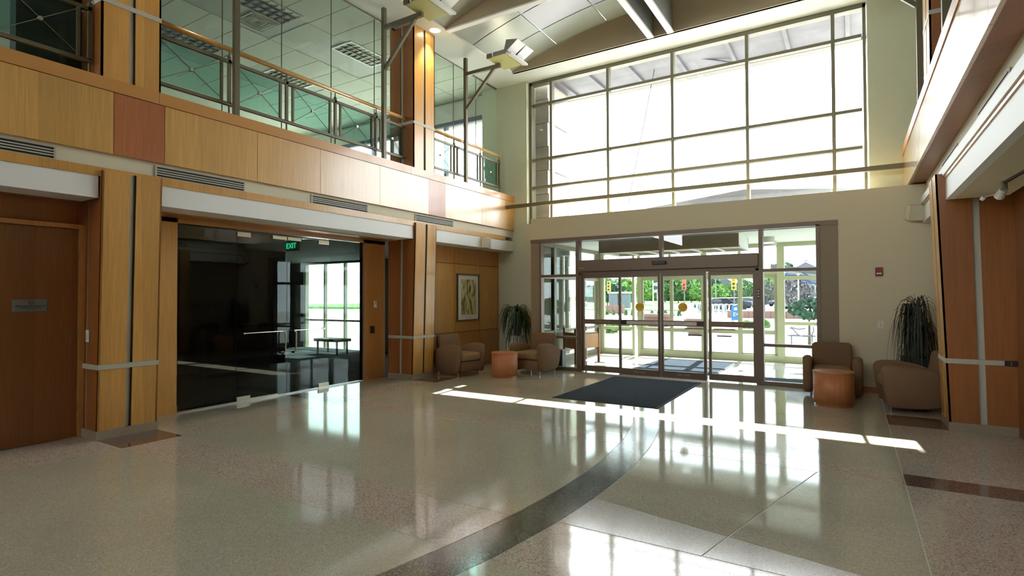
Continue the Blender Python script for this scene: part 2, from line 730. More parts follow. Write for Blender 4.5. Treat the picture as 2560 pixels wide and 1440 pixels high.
# side borders
for (a, b, m1, m2) in ((-9, 2.80, 'tz_pink', 'tz_pink'), (3.43, 5.70, 'tz_pink', 'tz_beige'), (6.04, 8.0, 'tz_pink', 'tz_beige'), (8.65, 10.72, 'tz_beige', 'tz_beige')):
    rect(m1, -7.0, -6.65, a, b)
    rect(m2, -8.0, -7.0, a, b)
rect('tz_brown', -7.35, -6.65, 2.80, 3.43)
rect('tz_beige', -8.0, -7.35, 2.80, 3.43)
rect('tz_brown', -8.0, -6.65, 5.70, 6.04)
rect('tz_brown', -7.35, -6.65, 8.0, 8.65)
rect('tz_beige', -8.0, -7.35, 8.0, 8.65)
for (a, b) in ((-9, 2.80), (2.80, 5.69), (6.04, 8.26), (8.92, 10.72)):
    rect('tz_pink', .37, 1.62, a, b)
rect('tz_brown', .37, 1.62, 5.69, 6.04)
rect('tz_brown', .37, 1.62, 8.26, 8.92)
# vestibule floor
vf = struct(B('ground', 'tz_vest', None, -6.6, .2, 10.76, 15.2, -.2, -.002))

# ================================================================== WALLS
wf = sroot('wall_front')
B('wall_face', 'paint_green_lit', wf, -7.9, -6.80, WY, WY + .45, 0, ZC)
B('wall_face', 'paint_green_lit', wf, .30, 2.6, WY, WY + .45, 3.2, ZC)
B('bulkhead', 'paint_cream', wf, -6.15, 1.62, SY, WY, 2.88, 3.36)
B('wall_face', 'paint_cream', wf, -6.80, -6.15, WY, WY + .45, 0, 3.40)
B('wall_face', 'paint_cream', wf, -.18, 1.66, SY, SY + .25, 0, 2.88)
B('window_sill', 'paint_cream', wf, -6.15, .30, WY, 12.1, 2.95, 3.40)
B('wall_face', 'paint_cream', wf, -6.15, -6.14, SY + .02, WY, 0, 2.88)
bb = sroot('baseboard_front')
B('board', 'maple_red', bb, -.18, 1.62, SY - .015, SY, 0, .10)
bl = sroot('baseboard_left')
B('board', 'granite', bl, -6.80, -6.16, WY - .015, WY, 0, .10)

# ------------------------------------------------ big upper window (window_1)
w1 = sroot('window_1', (CX, 11.9, 3.4))
GX0, GX1 = -6.77, .28
mull = [-6.19, -4.72, -3.24, -1.74, -.24]
trans = [6.36, 5.00, 4.31]
FO = 'frame_olive'
B('frame', FO, w1, GX0, GX0 + .05, 11.82, 11.98, 3.40, 6.93)
B('frame', FO, w1, GX1 - .05, GX1, 11.82, 11.98, 3.40, 6.93)
B('frame', FO, w1, GX0, GX1, 11.82, 11.98, 6.86, 6.94)
B('frame', FO, w1, GX0, GX1, 11.82, 11.98, 3.40, 3.45)
for x in mull:
    B('mullion', FO, w1, x - .03, x + .03, 11.83, 11.97, 3.45, 6.86)
xs = [GX0 + .05] + mull + [GX1 - .05]
zs = [3.45] + sorted(trans) + [6.86]
for z in trans:
    for a, b in zip(xs[:-1], xs[1:]):
        B('transom', FO, w1, a + .02, b - .02, 11.84, 11.96, z - .03, z + .03)
for a, b in zip(xs[:-1], xs[1:]):
    for c, d in zip(zs[:-1], zs[1:]):
        B('pane', 'pane', w1, a, b, 11.895, 11.905, c, d)
# tie bar in front of the window
tb = MB().box(XL, XR, 11.32, 11.40, 3.76, 3.84).build('crossbar', 'bronze')
tag(tb, 'long olive metal bar running level across the foot of the big upper window', 'bar')

# ------------------------------------------------ storefront (window_2) + sliding door (door_1)
w2 = sroot('window_2', (-3.2, SY, 0))
FB = 'frame_brown'
B('jamb_panel', 'frame_panel', w2, -6.15, -5.90, SY - .005, SY + .12, 0, 2.86)
B('jamb_panel', 'frame_panel', w2, -.46, -.18, SY - .005, SY + .12, 0, 2.86)
B('frame', FB, w2, -5.93, -5.88, SY - .02, SY + .12, 0, 2.82)
B('frame', FB, w2, -.51, -.455, SY - .02, SY + .12, 0, 2.82)
B('frame', FB, w2, -6.15, -.18, SY - .02, SY + .12, 2.80, 2.88)
for x in (-4.99, -1.38):
    B('mullion', FB, w2, x - .035, x + .035, SY - .03, SY + .12, 0, 2.80)
B('mullion', FB, w2, -3.225, -3.165, SY - .02, SY + .12, 2.37, 2.80)
for a, b in ((-5.88, -5.025), (-1.345, -.51)):
    B('transom', FB, w2, a, b, SY, SY + .10, 2.03, 2.085)
    B('transom', FB, w2, a, b, SY, SY + .10, .69, .74)
    B('sill', FB, w2, a, b, SY - .01, SY + .10, 0, .07)
    for c, d in ((.07, .69), (.74, 2.03), (2.085, 2.80)):
        B('pane', 'pane_door', w2, a, b, SY + .045, SY + .053, c, d)
for a, b in ((-4.955, -3.225), (-3.165, -1.415)):
    B('pane', 'pane_door', w2, a, b, SY + .045, SY + .053, 2.37, 2.80)

d1 = sroot('door_1', (-3.2, SY, 0))
B('header_box', FB, d1, -4.95, -1.42, SY - .10, SY + .12, 2.13, 2.37, bevel=.006)
B('track', 'frame_brown', d1, -4.955, -1.415, SY - .02, SY + .12, 2.06, 2.13)
B('jamb', FB, d1, -4.955, -4.90, SY - .02, SY + .10, 0, 2.10)
B('jamb', FB, d1, -1.47, -1.415, SY - .02, SY + .10, 0, 2.10)
sn = B('motion_sensor', 'black', d1, -3.33, -3.06, SY - .16, SY - .10, 2.225, 2.29, bevel=.01)
text('lettering', 'IN AN EMERGENCY', .018, 'white_plastic', d1, (-4.86, SY - .103, 2.20), (math.pi / 2, 0, 0), .001)
leaves = [(-4.90, -4.03, 0), (-4.06, -3.20, 1), (-3.19, -2.33, 1), (-2.30, -1.47, 0)]
for i, (a, b, act) in enumerate(leaves):
    y0 = SY - .045 if act else SY + .01
    y1 = y0 + .045
    lf = MB()
    lf.box(a, a + .05, y0, y1, .02, 2.06)
    lf.box(b - .05, b, y0, y1, .02, 2.06)
    lf.box(a + .05, b - .05, y0, y1, 1.99, 2.06)
    lf.box(a + .05, b - .05, y0, y1, .02, .14)
    leaf = lf.build('door_leaf', FB, d1)
    B('pane', 'pane_door', leaf, a + .05, b - .05, y0 + .018, y0 + .026, .14, 1.99)
    if act:
        B('push_bar', 'frame_brown', leaf, a + .05, b - .05, y0 - .02, y0 + .0, 1.105, 1.125)
        B('push_bar', 'frame_brown', leaf, a + .05, b - .05, y0 - .02, y0 + .0, 1.02, 1.04)
        B('bar_plate', 'trim_white', leaf, a + .05, b - .05, y0 - .012, y0 + .0, 1.04, 1.105)
        bx = a + .05 if i == 1 else b - .17
        B('latch_block', 'black', leaf, bx, bx + .12, y0 - .03, y0, 1.035, 1.11)
        text('lettering', 'PUSH TO OPEN', .055, 'pink_print', leaf, ((a + b) / 2 + (.14 if i == 1 else -.14), y0 - .014, 1.072), (math.pi / 2, 0, 0), .001)
        text('lettering', 'KEEP CLEAR', .045, 'strip_grey', leaf, ((a + b) / 2, y0 - .002, .08), (math.pi / 2, 0, 0), .001)
        cxd = -3.615 if i == 1 else -2.765
        dc = MB().cyl((cxd, y0 - .004, 1.385), (cxd, y0 + .017, 1.385), .088, 32).build('warning_decal', 'yellow', leaf)
        for k, (s, t) in enumerate((('AUTOMATIC', .03), ('CAUTION', .038), ('DOOR', .03))):
            text('lettering', s, t, 'yellow_ink', leaf, (cxd, y0 - .006, 1.385 + .04 - .04 * k), (math.pi / 2, 0, 0), .001)
    else:
        B('mid_rail', FB, leaf, a + .05, b - .05, y0, y1, 1.02, 1.12)
        text('lettering', 'CAUTION  KEEP OFF', .04, 'pink_print', leaf, ((a + b) / 2 + .02, y0 - .003, 1.075), (math.pi / 2, 0, 0), .001)
for x in (-2.02, -2.55):
    B('sticker', 'pink_print', d1, x - .19, x + .19, SY + .004, SY + .008, .965, .99)
    B('sticker', 'stone_blue', d1, x - .13, x + .13, SY + .004, SY + .008, .84, .865)
B('threshold', 'steel', d1, -4.05, -2.31, SY - .10, SY + .02, 0, .018)
B('key_panel', 'black', d1, -1.44, -1.40, SY - .045, SY - .03, 1.55, 1.72)
for k in range(3):
    B('button', 'white_plastic', d1, -1.43, -1.41, SY - .05, SY - .045, 1.575 + k * .05, 1.60 + k * .05)

# ================================================================== VESTIBULE
w3 = sroot('window_3', (-3.2, 14.6, 0))
FV = 'frame_vest'
VX0, VX1, VY = -6.12, -.28, 14.6
for a, b in ((-6.25, -5.95), (-5.13, -5.06), (-4.98, -4.90), (-3.29, -3.15), (-1.52, -1.36), (-.40, -.25)):
    B('mullion', FV, w3, a, b, VY - .06, VY + .06, 0, 2.88)
for a, b in ((-5.95, -5.13), (-4.90, -3.29), (-3.15, -1.52), (-1.36, -.40)):
    top = 2.12 if a != -1.36 else 1.98
    B('transom', FV, w3, a, b, VY - .05, VY + .05, top, top + .09)
    B('sill', FV, w3, a, b, VY - .05, VY + .05, 0, .16)
    if a in (-5.95, -1.36):
        B('transom', FV, w3, a, b, VY - .05, VY + .05, .68 if a < -2 else .90, .76 if a < -2 else .98)
    B('pane', 'pane_tint', w3, a, b, VY - .005, VY + .005, top + .09, 2.80)
    if a in (-5.95, -1.36):
        B('pane', 'pane_tint', w3, a, b, VY - .005, VY + .005, .16, top)
    B('frame', FV, w3, a, b, VY - .05, VY + .05, 2.78, 2.88)
B('mullion', FV, w3, -4.13, -4.07, VY - .04, VY + .04, 2.21, 2.80)
B('mullion', FV, w3, -2.40, -2.33, VY - .04, VY + .04, 2.21, 2.80)
d2 = sroot('door_2', (-3.2, 14.6, 0))
for a, b in ((-4.90, -4.04), (-4.08, -3.22), (-3.20, -2.34), (-2.38, -1.52)):
    lf = MB()
    yy = VY - .04 if a in (-4.08, -3.20) else VY + .0
    lf.box(a, a + .07, yy, yy + .04, .0, 2.12)
    lf.box(b - .07, b, yy, yy + .04, .0, 2.12)
    lf.box(a + .07, b - .07, yy, yy + .04, 2.03, 2.12)
    lf.box(a + .07, b - .07, yy, yy + .04, 0, .19)
    lf.box(a + .07, b - .07, yy, yy + .04, .66, .76)
    leaf = lf.build('door_leaf', FV, d2)
    B('pane', 'pane_tint', leaf, a + .07, b - .07, yy + .015, yy + .022, .19, 2.03)
w4 = sroot('window_4', (VX0, 12.7, 0))
w5 = sroot('window_5', (VX1, 12.7, 0))
for root, x in ((w4, VX0), (w5, VX1)):
    dk = 'frame_vest' if root is w5 else 'frame_olive'
    for y in (11.80, 13.2, 14.5):
        B('mullion', dk, root, x - .05, x + .05, y - .06, y + .06, 0, 2.88)
    for a, b in ((10.95, 11.74), (11.86, 13.14), (13.26, 14.44)):
        for z0, z1 in ((0, .14), (.72, .79), (2.03, 2.11), (2.78, 2.88)):
            B('transom', dk, root, x - .045, x + .045, a, b, z0, z1)
        for z0, z1 in ((.14, .72), (.79, 2.03), (2.11, 2.78)):
            B('pane', 'pane_tint', root, x - .004, x + .004, a, b, z0, z1)
# vestibule ceiling and low gabled metal roof
vc = sroot('ceiling_vestibule')
B('ceiling_slab', 'vest_white', vc, -6.3, -.2, SY + .25, 14.75, 2.88, 3.05)
rp = [(-6.6, 3.30), (.3, 3.30), (.3, 3.96), (-2.2, 4.20), (-6.6, 3.74)]
MB().prism(rp, 1, 14.3, 15.0).build('metal_roof', 'roof_metal', vc)
B('flat_roof', 'roof_metal', vc, -6.5, .2, 12.15, 14.3, 3.05, 3.2)
hb = sroot('trim_1')
B('soffit_box', 'tan_fascia', hb, -4.97, -1.93, 11.85, 11.89, 2.60, 2.88)
B('soffit_box', 'vest_white', hb, -1.97, -1.93, 11.89, 13.1, 2.60, 2.88)
B('soffit_box', 'vest_white', hb, -4.97, -4.93, 11.89, 13.1, 2.60, 2.88)
B('soffit_box', 'vest_white', hb, -4.97, -1.93, 13.06, 13.1, 2.60, 2.88)
for k in range(7):
    x = -4.93 + 3.0 * k / 6
    B('grille_bar', 'vest_white', hb, x - .015, x + .015, 11.9, 13.05, 2.60, 2.63)
B('grille_panel', 'tan_fascia', hb, -4.93, -1.97, 11.9, 13.05, 2.66, 2.68)
for k, (x, y, lb) in enumerate(((-1.62, 14.1, 'right-hand round white drum light on the vestibule ceiling, the farther one'),
                                (-1.55, 13.1, 'right-hand round white drum light on the vestibule ceiling, the nearer one'),
                                (-3.55, 14.0, 'round white ceiling light in the middle of the vestibule, behind the soffit box'),
                                (-5.35, 14.0, 'left-hand round white ceiling light in the vestibule'))):
    t = thing('ceiling_light', lb, 'light', (x, y, 2.88), 'drum lights in the vestibule')
    MB().cyl((x, y, 2.76), (x, y, 2.88), .15, 24).build('drum', 'strip_grey', t)
    MB().cyl((x, y, 2.75), (x, y, 2.76), .13, 24).build('diffuser', 'glow_cell', t)

# wall console in vestibule
tbl = thing('console_table', 'small wooden table with deep panel sides standing behind the left sidelight of the entrance', 'table', (-5.72, 12.35, 0))
cA, cB, cC, cD = (-6.0, 12.12), (-5.53, 11.76), (-5.30, 12.60), (-5.80, 12.95)
for p in (cA, cB, cC, cD):
    MB().bar((p[0], p[1], 0), (p[0], p[1], .84), .05).build('leg', 'maple_shaded', tbl)
for p, q in ((cA, cB), (cB, cC), (cC, cD), (cD, cA)):
    MB().bar((p[0], p[1], .53), (q[0], q[1], .53), .025, .34).build('side_panel', 'maple_deep', tbl)
MB().prism([cA, cB, cC, cD], 2, .70, .73).build('tabletop', 'frame_brown', tbl)
bn = thing('waste_bin', 'black plastic waste bin on the vestibule floor behind the left sidelight', 'bin', (-5.66, 11.22, 0))
MB().prism([(-5.74, 11.14), (-5.57, 11.14), (-5.57, 11.34), (-5.74, 11.34)], 2, 0, .38).build('body', 'black', bn, bevel=.015)
B('rim', 'frame_brown', bn, -5.76, -5.55, 11.12, 11.36, .37, .40, bevel=.01)


def mat_obj(name, x0, x1, y0, y1, label, z=0.0):
    t = thing(name, label, 'mat', ((x0 + x1) / 2, (y0 + y1) / 2, z))
    B('carpet_field', 'mat_blue', t, x0 + .04, x1 - .04, y0 + .04, y1 - .04, z + .001, z + .013)
    m = MB()
    m.prism([(x0, z + .001), (x0 + .045, z + .001), (x0 + .045, z + .011), (x0 + .01, z + .009)], 1, y0, y1)
    m.prism([(x1, z + .001), (x1 - .01, z + .009), (x1 - .045, z + .011), (x1 - .045, z + .001)], 1, y0, y1)
    m.prism([(y0, z + .001), (y0 + .045, z + .001), (y0 + .045, z + .011), (y0 + .01, z + .009)], 0, x0, x1)
    m.prism([(y1, z + .001), (y1 - .01, z + .009), (y1 - .045, z + .011), (y1 - .045, z + .001)], 0, x0, x1)
    m.build('rubber_edge', 'mat_edge', t)
    return t


mat_obj('door_mat', -4.05, -2.36, 7.74, 10.40, 'large dark blue-grey door mat on the lobby floor before the sliding doors')
mat_obj('door_mat', -4.15, -2.35, 11.55, 14.0, 'grey door mat inside the vestibule between the two sets of doors')
mat_obj('door_mat', -1.75, -.55, 11.05, 11.75, 'narrow grey mat lying behind the right sidelight of the entrance')

# ================================================================== COLUMNS
def column(px, py, face, label, z0=0.0, z1=3.05, lean=.10, band=.82, base=True):
    """square column of .65 m; faces: +1 = lobby lies on +x side, -1 = on -x side. px = x of lobby face at floor"""
    s = face
    w = .63
    t = thing('wood_column', label, 'column', (px - s * w / 2, py + w / 2, z0), 'wood clad columns')
    zb = z0 + (.10 if base else 0)

    def fx(z):    # x of lobby face plane at height z
        return px + s * lean * (z - z0) / (z1 - z0)

    def quadbox(y0, y1, za, zc, inset, mat, name, thick):
        m = MB()
        xa0, xa1 = fx(za) - s * inset, fx(zc) - s * inset
        v = [(xa0, y0, za), (xa0, y1, za), (xa1, y1, zc), (xa1, y0, zc)]
        v += [(a - s * thick, b, c) for a, b, c in v]
        m.add(v, [(0, 1, 2, 3), (7, 6, 5, 4), (0, 4, 5, 1), (1, 5, 6, 2), (2, 6, 7, 3), (3, 7, 4, 0)])
        return m.build(name, mat, t)
    core = MB()
    v = []
    for z in (z0, z1):
        xf = fx(z) - s * .022
        for x, y in ((xf, py + .022), (xf, py + w - .022), (px - s * (w - .022), py + w - .022), (px - s * (w - .022), py + .022)):
            v.append((x, y, z))
    core.add(v, [(0, 1, 2, 3), (7, 6, 5, 4), (0, 4, 5, 1), (1, 5, 6, 2), (2, 6, 7, 3), (3, 7, 4, 0)])
    core.build('core', 'strip_grey', t)
    yc = py + w / 2
    g = .034
    spans = [(zb, band - .03), (band + .03, z1)]
    for a, c in spans:
        quadbox(py, yc - g, a, c, 0, 'maple', 'wood_panel', .02)
        quadbox(yc + g, py + w, a, c, 0, 'maple', 'wood_panel', .02)
        # black sliver painted in for the shadow along one side of the strip
        quadbox(yc + g - .018, yc + g, a, c, .012, 'black_gap', 'painted_shadow', .01)
    # side faces (-y and +y)
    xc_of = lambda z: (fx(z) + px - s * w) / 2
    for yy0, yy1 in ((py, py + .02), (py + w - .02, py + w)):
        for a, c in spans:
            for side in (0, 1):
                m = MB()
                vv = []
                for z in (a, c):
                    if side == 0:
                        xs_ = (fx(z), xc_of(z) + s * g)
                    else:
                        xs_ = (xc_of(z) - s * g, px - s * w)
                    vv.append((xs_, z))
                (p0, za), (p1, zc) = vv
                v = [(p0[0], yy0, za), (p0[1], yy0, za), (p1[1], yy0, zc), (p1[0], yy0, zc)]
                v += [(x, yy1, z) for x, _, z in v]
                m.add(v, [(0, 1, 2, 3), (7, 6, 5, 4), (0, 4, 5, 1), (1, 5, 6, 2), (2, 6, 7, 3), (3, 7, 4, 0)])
                m.build('wood_panel', 'maple_shaded', t)  # shade on the side faces comes from this darker maple
    # metal crossband, slightly proud
    xb = fx(band)
    m = MB()
    lo, hi = sorted((xb + s * .004, px - s * w))
    m.box(lo, hi, py - .004, py + w + .004, band - .028, band + .028)
    m.build('metal_band', 'strip_grey', t)
    if base:
        lo, hi = sorted((px + s * .008, px - s * (w + .008)))
        B('stone_base', 'granite', t, lo, hi, py - .008, py + w + .008, z0, zb)
    return t


column(-7.25, 2.80, 1, 'lower wood column at left between the brown wooden door and the dark glass front')
column(-7.25, 8.02, 1, 'lower wood column behind the left pair of armchairs, right of the dark glass front')
column(.97, 8.26, -1, 'lower wood column at the right edge, in front of the right-hand plant')
column(-7.20, 2.80, 1, 'upper wood column at the top left beside the gallery railing', z0=4.12, z1=ZC, lean=0, band=5.02, base=False)
column(-7.20, 8.02, 1, 'upper wood column under the lit round ceiling lamp', z0=4.12, z1=ZC, lean=0, band=5.02, base=False)
column(.84, 8.26, -1, 'upper wood column at the top right above the bright fascia', z0=4.12, z1=ZC, lean=0, band=5.02, base=False)

# ================================================================== LEFT WALL, GALLERY EDGE
wl = sroot('wall_left')
# art wall, made of panels
B('wall_core', 'black_gap', wl, -7.80, -7.665, 8.65, WY, 0, 3.2)
ysp = [8.65, 9.88, 10.85, 11.70]
zsp = [.10, .80, 2.36, 2.98]
for i in range(3):
    for j in range(3):
        B('wood_panel', 'maple_deep' if j != 1 else 'maple', wl, -7.668, -7.645, ysp[i] + (.006 if i else 0), ysp[i + 1] - .006, zsp[j] + .006, zsp[j + 1] - .006)
B('skirting', 'maple_deep', wl, -7.665, -7.635, 8.65, WY, 0, .10)
# orange infill beside the glass
B('wood_panel', 'maple', wl, -8.1, -8.0, 3.43, 4.04, 0, 2.72)
B('wood_panel', 'maple_deep', wl, -8.1, -8.0, 7.47, 8.05, 0, 2.72)
B('skirting', 'maple', wl, -8.0, -7.985, 3.43, 4.04, 0, .10)
B('skirting', 'maple_deep', wl, -8.0, -7.985, 7.47, 8.0, 0, .10)
B('head_panel', 'maple_deep', wl, -8.1, -8.0, 3.43, 8.05, 2.66, 2.78)
# left bay with wooden door
B('wood_panel', 'maple_shaded', wl, -7.80, -7.70, -9, 2.80, 2.47, 3.2)
B('wood_panel', 'maple_shaded', wl, -7.80, -7.70, -9, 1.72, 0, 2.47)
d3 = sroot('door_3', (-7.66, 2.3, 0))
cs = MB()
cs.box(-7.70, -7.62, 2.76, 2.80, 0, 2.46)
cs.box(-7.70, -7.62, 1.72, 1.76, 0, 2.46)
cs.box(-7.70, -7.62, 1.76, 2.76, 2.41, 2.46)
cs.build('door_frame', 'maple_deep', d3)
lf = B('door_leaf', 'maple_door', d3, -7.69, -7.65, 1.765, 2.755, .01, 2.405)
for z in (.35, 1.2, 2.1):
    MB().cyl((-7.645, 2.757, z - .05), (-7.645, 2.757, z + .05), .010, 8).build('hinge', 'bronze', lf)
MB().tube([(-7.65, 1.84, 1.0), (-7.59, 1.84, 1.0), (-7.59, 1.96, 1.0)], .011).build('lever_handle', 'steel', lf)
pl = thing('door_plaque', 'small grey metal plaque with a red round emblem on the brown wooden door', 'sign', (-7.648, 2.32, 1.53))
B('plate', 'plaque', pl, -7.65, -7.642, 2.17, 2.47, 1.465, 1.595, bevel=.002)
em = MB()
for k in range(20):
    a0, a1 = 2 * math.pi * k / 20, 2 * math.pi * (k + 1) / 20
    em.bar((-7.640, 2.33 + .022 * math.cos(a0), 1.56 + .020 * math.sin(a0)), (-7.640, 2.33 + .022 * math.cos(a1), 1.56 + .020 * math.sin(a1)), .005)
em.bar((-7.640, 2.322, 1.545), (-7.640, 2.322, 1.575), .006)
em.bar((-7.640, 2.322, 1.562), (-7.640, 2.340, 1.562), .006)
em.bar((-7.640, 2.322, 1.547), (-7.640, 2.345, 1.547), .005)
em.build('emblem', 'plaque_red', pl)
text('lettering', 'AUTHORIZED PERSONNEL ONLY', .018, 'plaque_ink', pl, (-7.640, 2.33, 1.522), (math.pi / 2, 0, math.pi / 2), .001)
text('lettering', 'PLEASE KEEP THIS DOOR CLOSED', .012, 'plaque_ink', pl, (-7.640, 2.33, 1.500), (math.pi / 2, 0, math.pi / 2), .001)
text('lettering', 'AT ALL TIMES', .012, 'plaque_ink', pl, (-7.640, 2.33, 1.482), (math.pi / 2, 0, math.pi / 2), .001)
sw = thing('wall_switch', 'cream switch plate on the dark side of the left column beside the wooden door', 'switch', (-7.47, 2.79, 1.17))
B('plate', 'white_plastic', sw, -7.51, -7.44, 2.785, 2.797, 1.10, 1.24, bevel=.003)
B('rocker', 'cream', sw, -7.49, -7.46, 2.778, 2.786, 1.13, 1.21)

# ---- fascias (both sides)
def fascia(side, name):
    s = side
    X = XL if s > 0 else XR
    root = sroot(name, (X, 5, 3.3))
    zb, zt = (3.26, 3.97) if s > 0 else (3.38, 4.02)
    edges = [-9, -6.6, -4.4, -2.2, -.2, 1.4, 2.92, 3.47, 4.71, 5.80, 7.1, 8.44, 8.96, 10.3, 11.7]
    for a, b in zip(edges[:-1], edges[1:]):
        red = (a in (2.92, 8.44)) and s > 0
        x0, x1 = sorted((X, X - s * .03))
        B('wood_panel', 'maple_red' if red else ('fascia_left' if s > 0 else 'fascia_right'), root, x0, x1, a + .003, b - .003, zb, zt)
    for a, b in ((-9, 3.4), (3.4, 7.9), (7.9, 11.7)):
        x0, x1 = sorted((X + s * .012, X - s * .30))
        B('cap', 'maple_deep' if s < 0 else 'cap_wood', root, x0, x1, a + .002, b - .002, zt + .005, zt + .15)
    x0, x1 = sorted((X - s * .03, X - s * .30))
    B('soffit_strip', 'cap_wood' if s > 0 else 'maple_shaded', root, x0, x1, -9, 11.7, zb, zb + .02)
    B('fascia_core', 'black_gap', root, *sorted((X - s * .031, X - s * .29)), -9, 11.69, zb + .02, zt)
    return root


fascia(1, 'trim_2')
fascia(-1, 'trim_3')

# cream air band with linear grilles, wood ledge, light coves
def edge_band(side):
    s = side
    if s > 0:
        xb, xw, xe = -7.23, -7.185, -7.20
        zb0, zb1, zw0, ze0, ze1 = 3.085, 3.26, 2.985, 2.735, 2.985
    else:
        xb, xw, xe = 1.02, .90, .97
        zb0, zb1, zw0, ze0, ze1 = 3.12, 3.40, 3.01, 2.735, 3.0
    r = sroot('trim_4' if s > 0 else 'trim_5', (xb, 5, 3))
    B('air_band', 'cream', r, *sorted((xb, xb - s * .3)), -9, 11.69, zb0, zb1)
    if s < 0:
        B('light_strip', 'beam_white', r, .94, 1.3, -9, 11.0, 3.02, 3.12)
        B('wood_ledge', 'maple', r, .955, 1.35, -9, 11.0, 2.985, 3.02)
    else:
        B('wood_ledge', 'maple', r, *sorted((xw, xw - s * .35)), -9, 11.30, zw0, zb0)
    return r


edge_band(1)
edge_band(-1)


def grille(y0, y1, s, label):
    X = -7.23 if s > 0 else 1.02
    z0, z1 = (3.10, 3.215) if s > 0 else (3.15, 3.26)
    t = thing('air_grille', label, 'vent', (X, (y0 + y1) / 2, (z0 + z1) / 2), 'linear air grilles under the gallery')
    B('backing', 'black_gap', t, *sorted((X, X + s * .004)), y0, y1, z0, z1)
    f = MB()
    xa, xc = sorted((X + s * .004, X + s * .014))
    f.box(xa, xc, y0 - .02, y1 + .02, z1, z1 + .012)
    f.box(xa, xc, y0 - .02, y1 + .02, z0 - .012, z0)
    f.box(xa, xc, y0 - .02, y0, z0, z1)
    f.box(xa, xc, y1, y1 + .02, z0, z1)
    f.build('frame', 'strip_grey', t)
    for k in range(3):
        zz = z0 + (z1 - z0) * (k + 1) / 4
        B('slat', 'strip_grey', t, xa, xc, y0, y1, zz - .007, zz + .007)


for (a, b, lb) in ((1.2, 2.38, 'black slotted air grille at the far left above the wooden door'),
                   (3.40, 4.53, 'long black slotted air grille above the left end of the dark glass front'),
                   (5.68, 6.83, 'black slotted air grille above the middle of the glass doors'),
                   (8.10, 9.27, 'black slotted air grille above the column by the armchairs')):
    grille(a, b, 1, lb)
for (a, b, lb) in ((5.35, 6.50, 'upper of two slotted air grilles beneath the right-hand gallery fascia'),
                   (7.70, 8.85, 'lower of two slotted air grilles beneath the right-hand fascia, at the column')):
    grille(a, b, -1, lb)

# white cove beams
def cove(x0, x1, y0, y1, label, z0=2.735, z1=2.99):
    o = B('cove_beam', 'beam_white', None, x0, x1, y0, y1, z0, z1)
    return tag(o, label, 'beam', 'white cove beams between the columns')


cove(-7.62, -7.20, -9, 2.78, 'white boxed beam at the far left above the wooden door')
cove(-7.62, -7.20, 3.45, 8.0, 'long white boxed beam above the dark glass front')
cove(-7.64, -7.20, 8.67, 11.69, 'short white boxed beam above the framed picture')
# soffit between cove and glass
sf = sroot('trim_6')
B('soffit', 'maple_deep', sf, -8.0, -7.62, 3.43, 8.02, 2.72, 2.78)
B('soffit', 'maple_shaded', sf, -7.70, -7.62, -9, 2.80, 2.72, 2.78)
sp = thing('wall_speaker', 'small cream box fixed on the white beam above the framed picture', 'speaker', (-7.15, 10.42, 2.85))
B('cabinet', 'cream', sp, -7.20, -7.08, 10.30, 10.52, 2.73, 2.97, bevel=.006)
B('speaker_grille', 'strip_grey', sp, -7.08, -7.074, 10.32, 10.50, 2.75, 2.95)

# ---- glass suite front: window_6 panes + door_4 leaves
w6 = sroot('window_6', (-8, 5.7, 0))
yj = [4.06, 4.92, 5.79, 6.64, 7.46]
B('pane', 'pane_suite', w6, -8.012, -8.0, 4.05, 4.905, .02, 2.66)
B('pane', 'pane_suite', w6, -8.012, -8.0, 6.655, 7.46, .02, 2.66)
B('sill_channel', 'steel', w6, -8.03, -7.985, 4.04, 7.47, 0, .02)
B('head_channel', 'cap_wood', w6, -8.03, -7.985, 4.04, 7.47, 2.655, 2.70)
B('jamb', 'frame_brown', w6, -8.03, -7.985, 7.445, 7.475, 0, 2.66)
d4 = sroot('door_4', (-8, 5.8, 0))
for k, (a, b, hy) in enumerate(((4.915, 5.785, 5.69), (5.795, 6.645, 5.89))):
    lf = B('door_leaf', 'pane_suite', d4, -8.012, -8.0, a, b, .02, 2.62)
    hs = a if k == 0 else b
    q0, q1 = (a, a + .22) if k == 0 else (b - .22, b)
    B('patch_fitting', 'brass_dull', lf, -8.022, -7.99, q0, q1, .02, .085)
    B('patch_fitting', 'brass_dull', lf, -8.022, -7.99, q0, q1, 2.55, 2.62)
    B('top_fitting', 'brass_dull', lf, -8.022, -7.99, *((5.52, 5.78) if k == 0 else (5.80, 6.06)), 2.565, 2.62)
    if k == 0:
        B('bottom_rail', 'brass_dull', lf, -8.022, -7.99, 5.14, 5.62, .0, .04)
    far = 5.0 if k == 0 else 6.5
    MB().tube([(-7.94, far, 1.055), (-7.94, hy, 1.055)], .009, 10).build('push_bar', 'chrome', lf)
    MB().cyl((-8.0, far, 1.055), (-7.93, far, 1.055), .016, 12).build('bar_mount', 'chrome', lf)
    MB().tube([(-8.0, hy, 1.055), (-7.93, hy, 1.055), (-7.915, hy + (.02 if k else -.02) * 0 + .015, 1.03), (-7.915, hy + .015, .72), (-7.93, hy + .01, .69), (-8.0, hy, .69)], .014, 12).build('pull_handle', 'chrome', lf)
tag(text('suite_lettering', 'Suite 2200', .17, 'black_gap', None, (-11.93, 6.62, 1.44), (math.pi / 2, 0, math.pi / 2), .01), 'dark letters reading Suite 2200 on the wall inside the dark glass front', 'sign')
pk = thing('access_keypad', 'small cream thermostat plate high on the orange wall right of the glass doors', 'switch', (-7.99, 7.78, 1.47))
B('plate', 'white_plastic', pk, -8.0, -7.985, 7.74, 7.81, 1.40, 1.53, bevel=.003)
B('screen', 'strip_grey', pk, -7.985, -7.981, 7.755, 7.795, 1.47, 1.515)
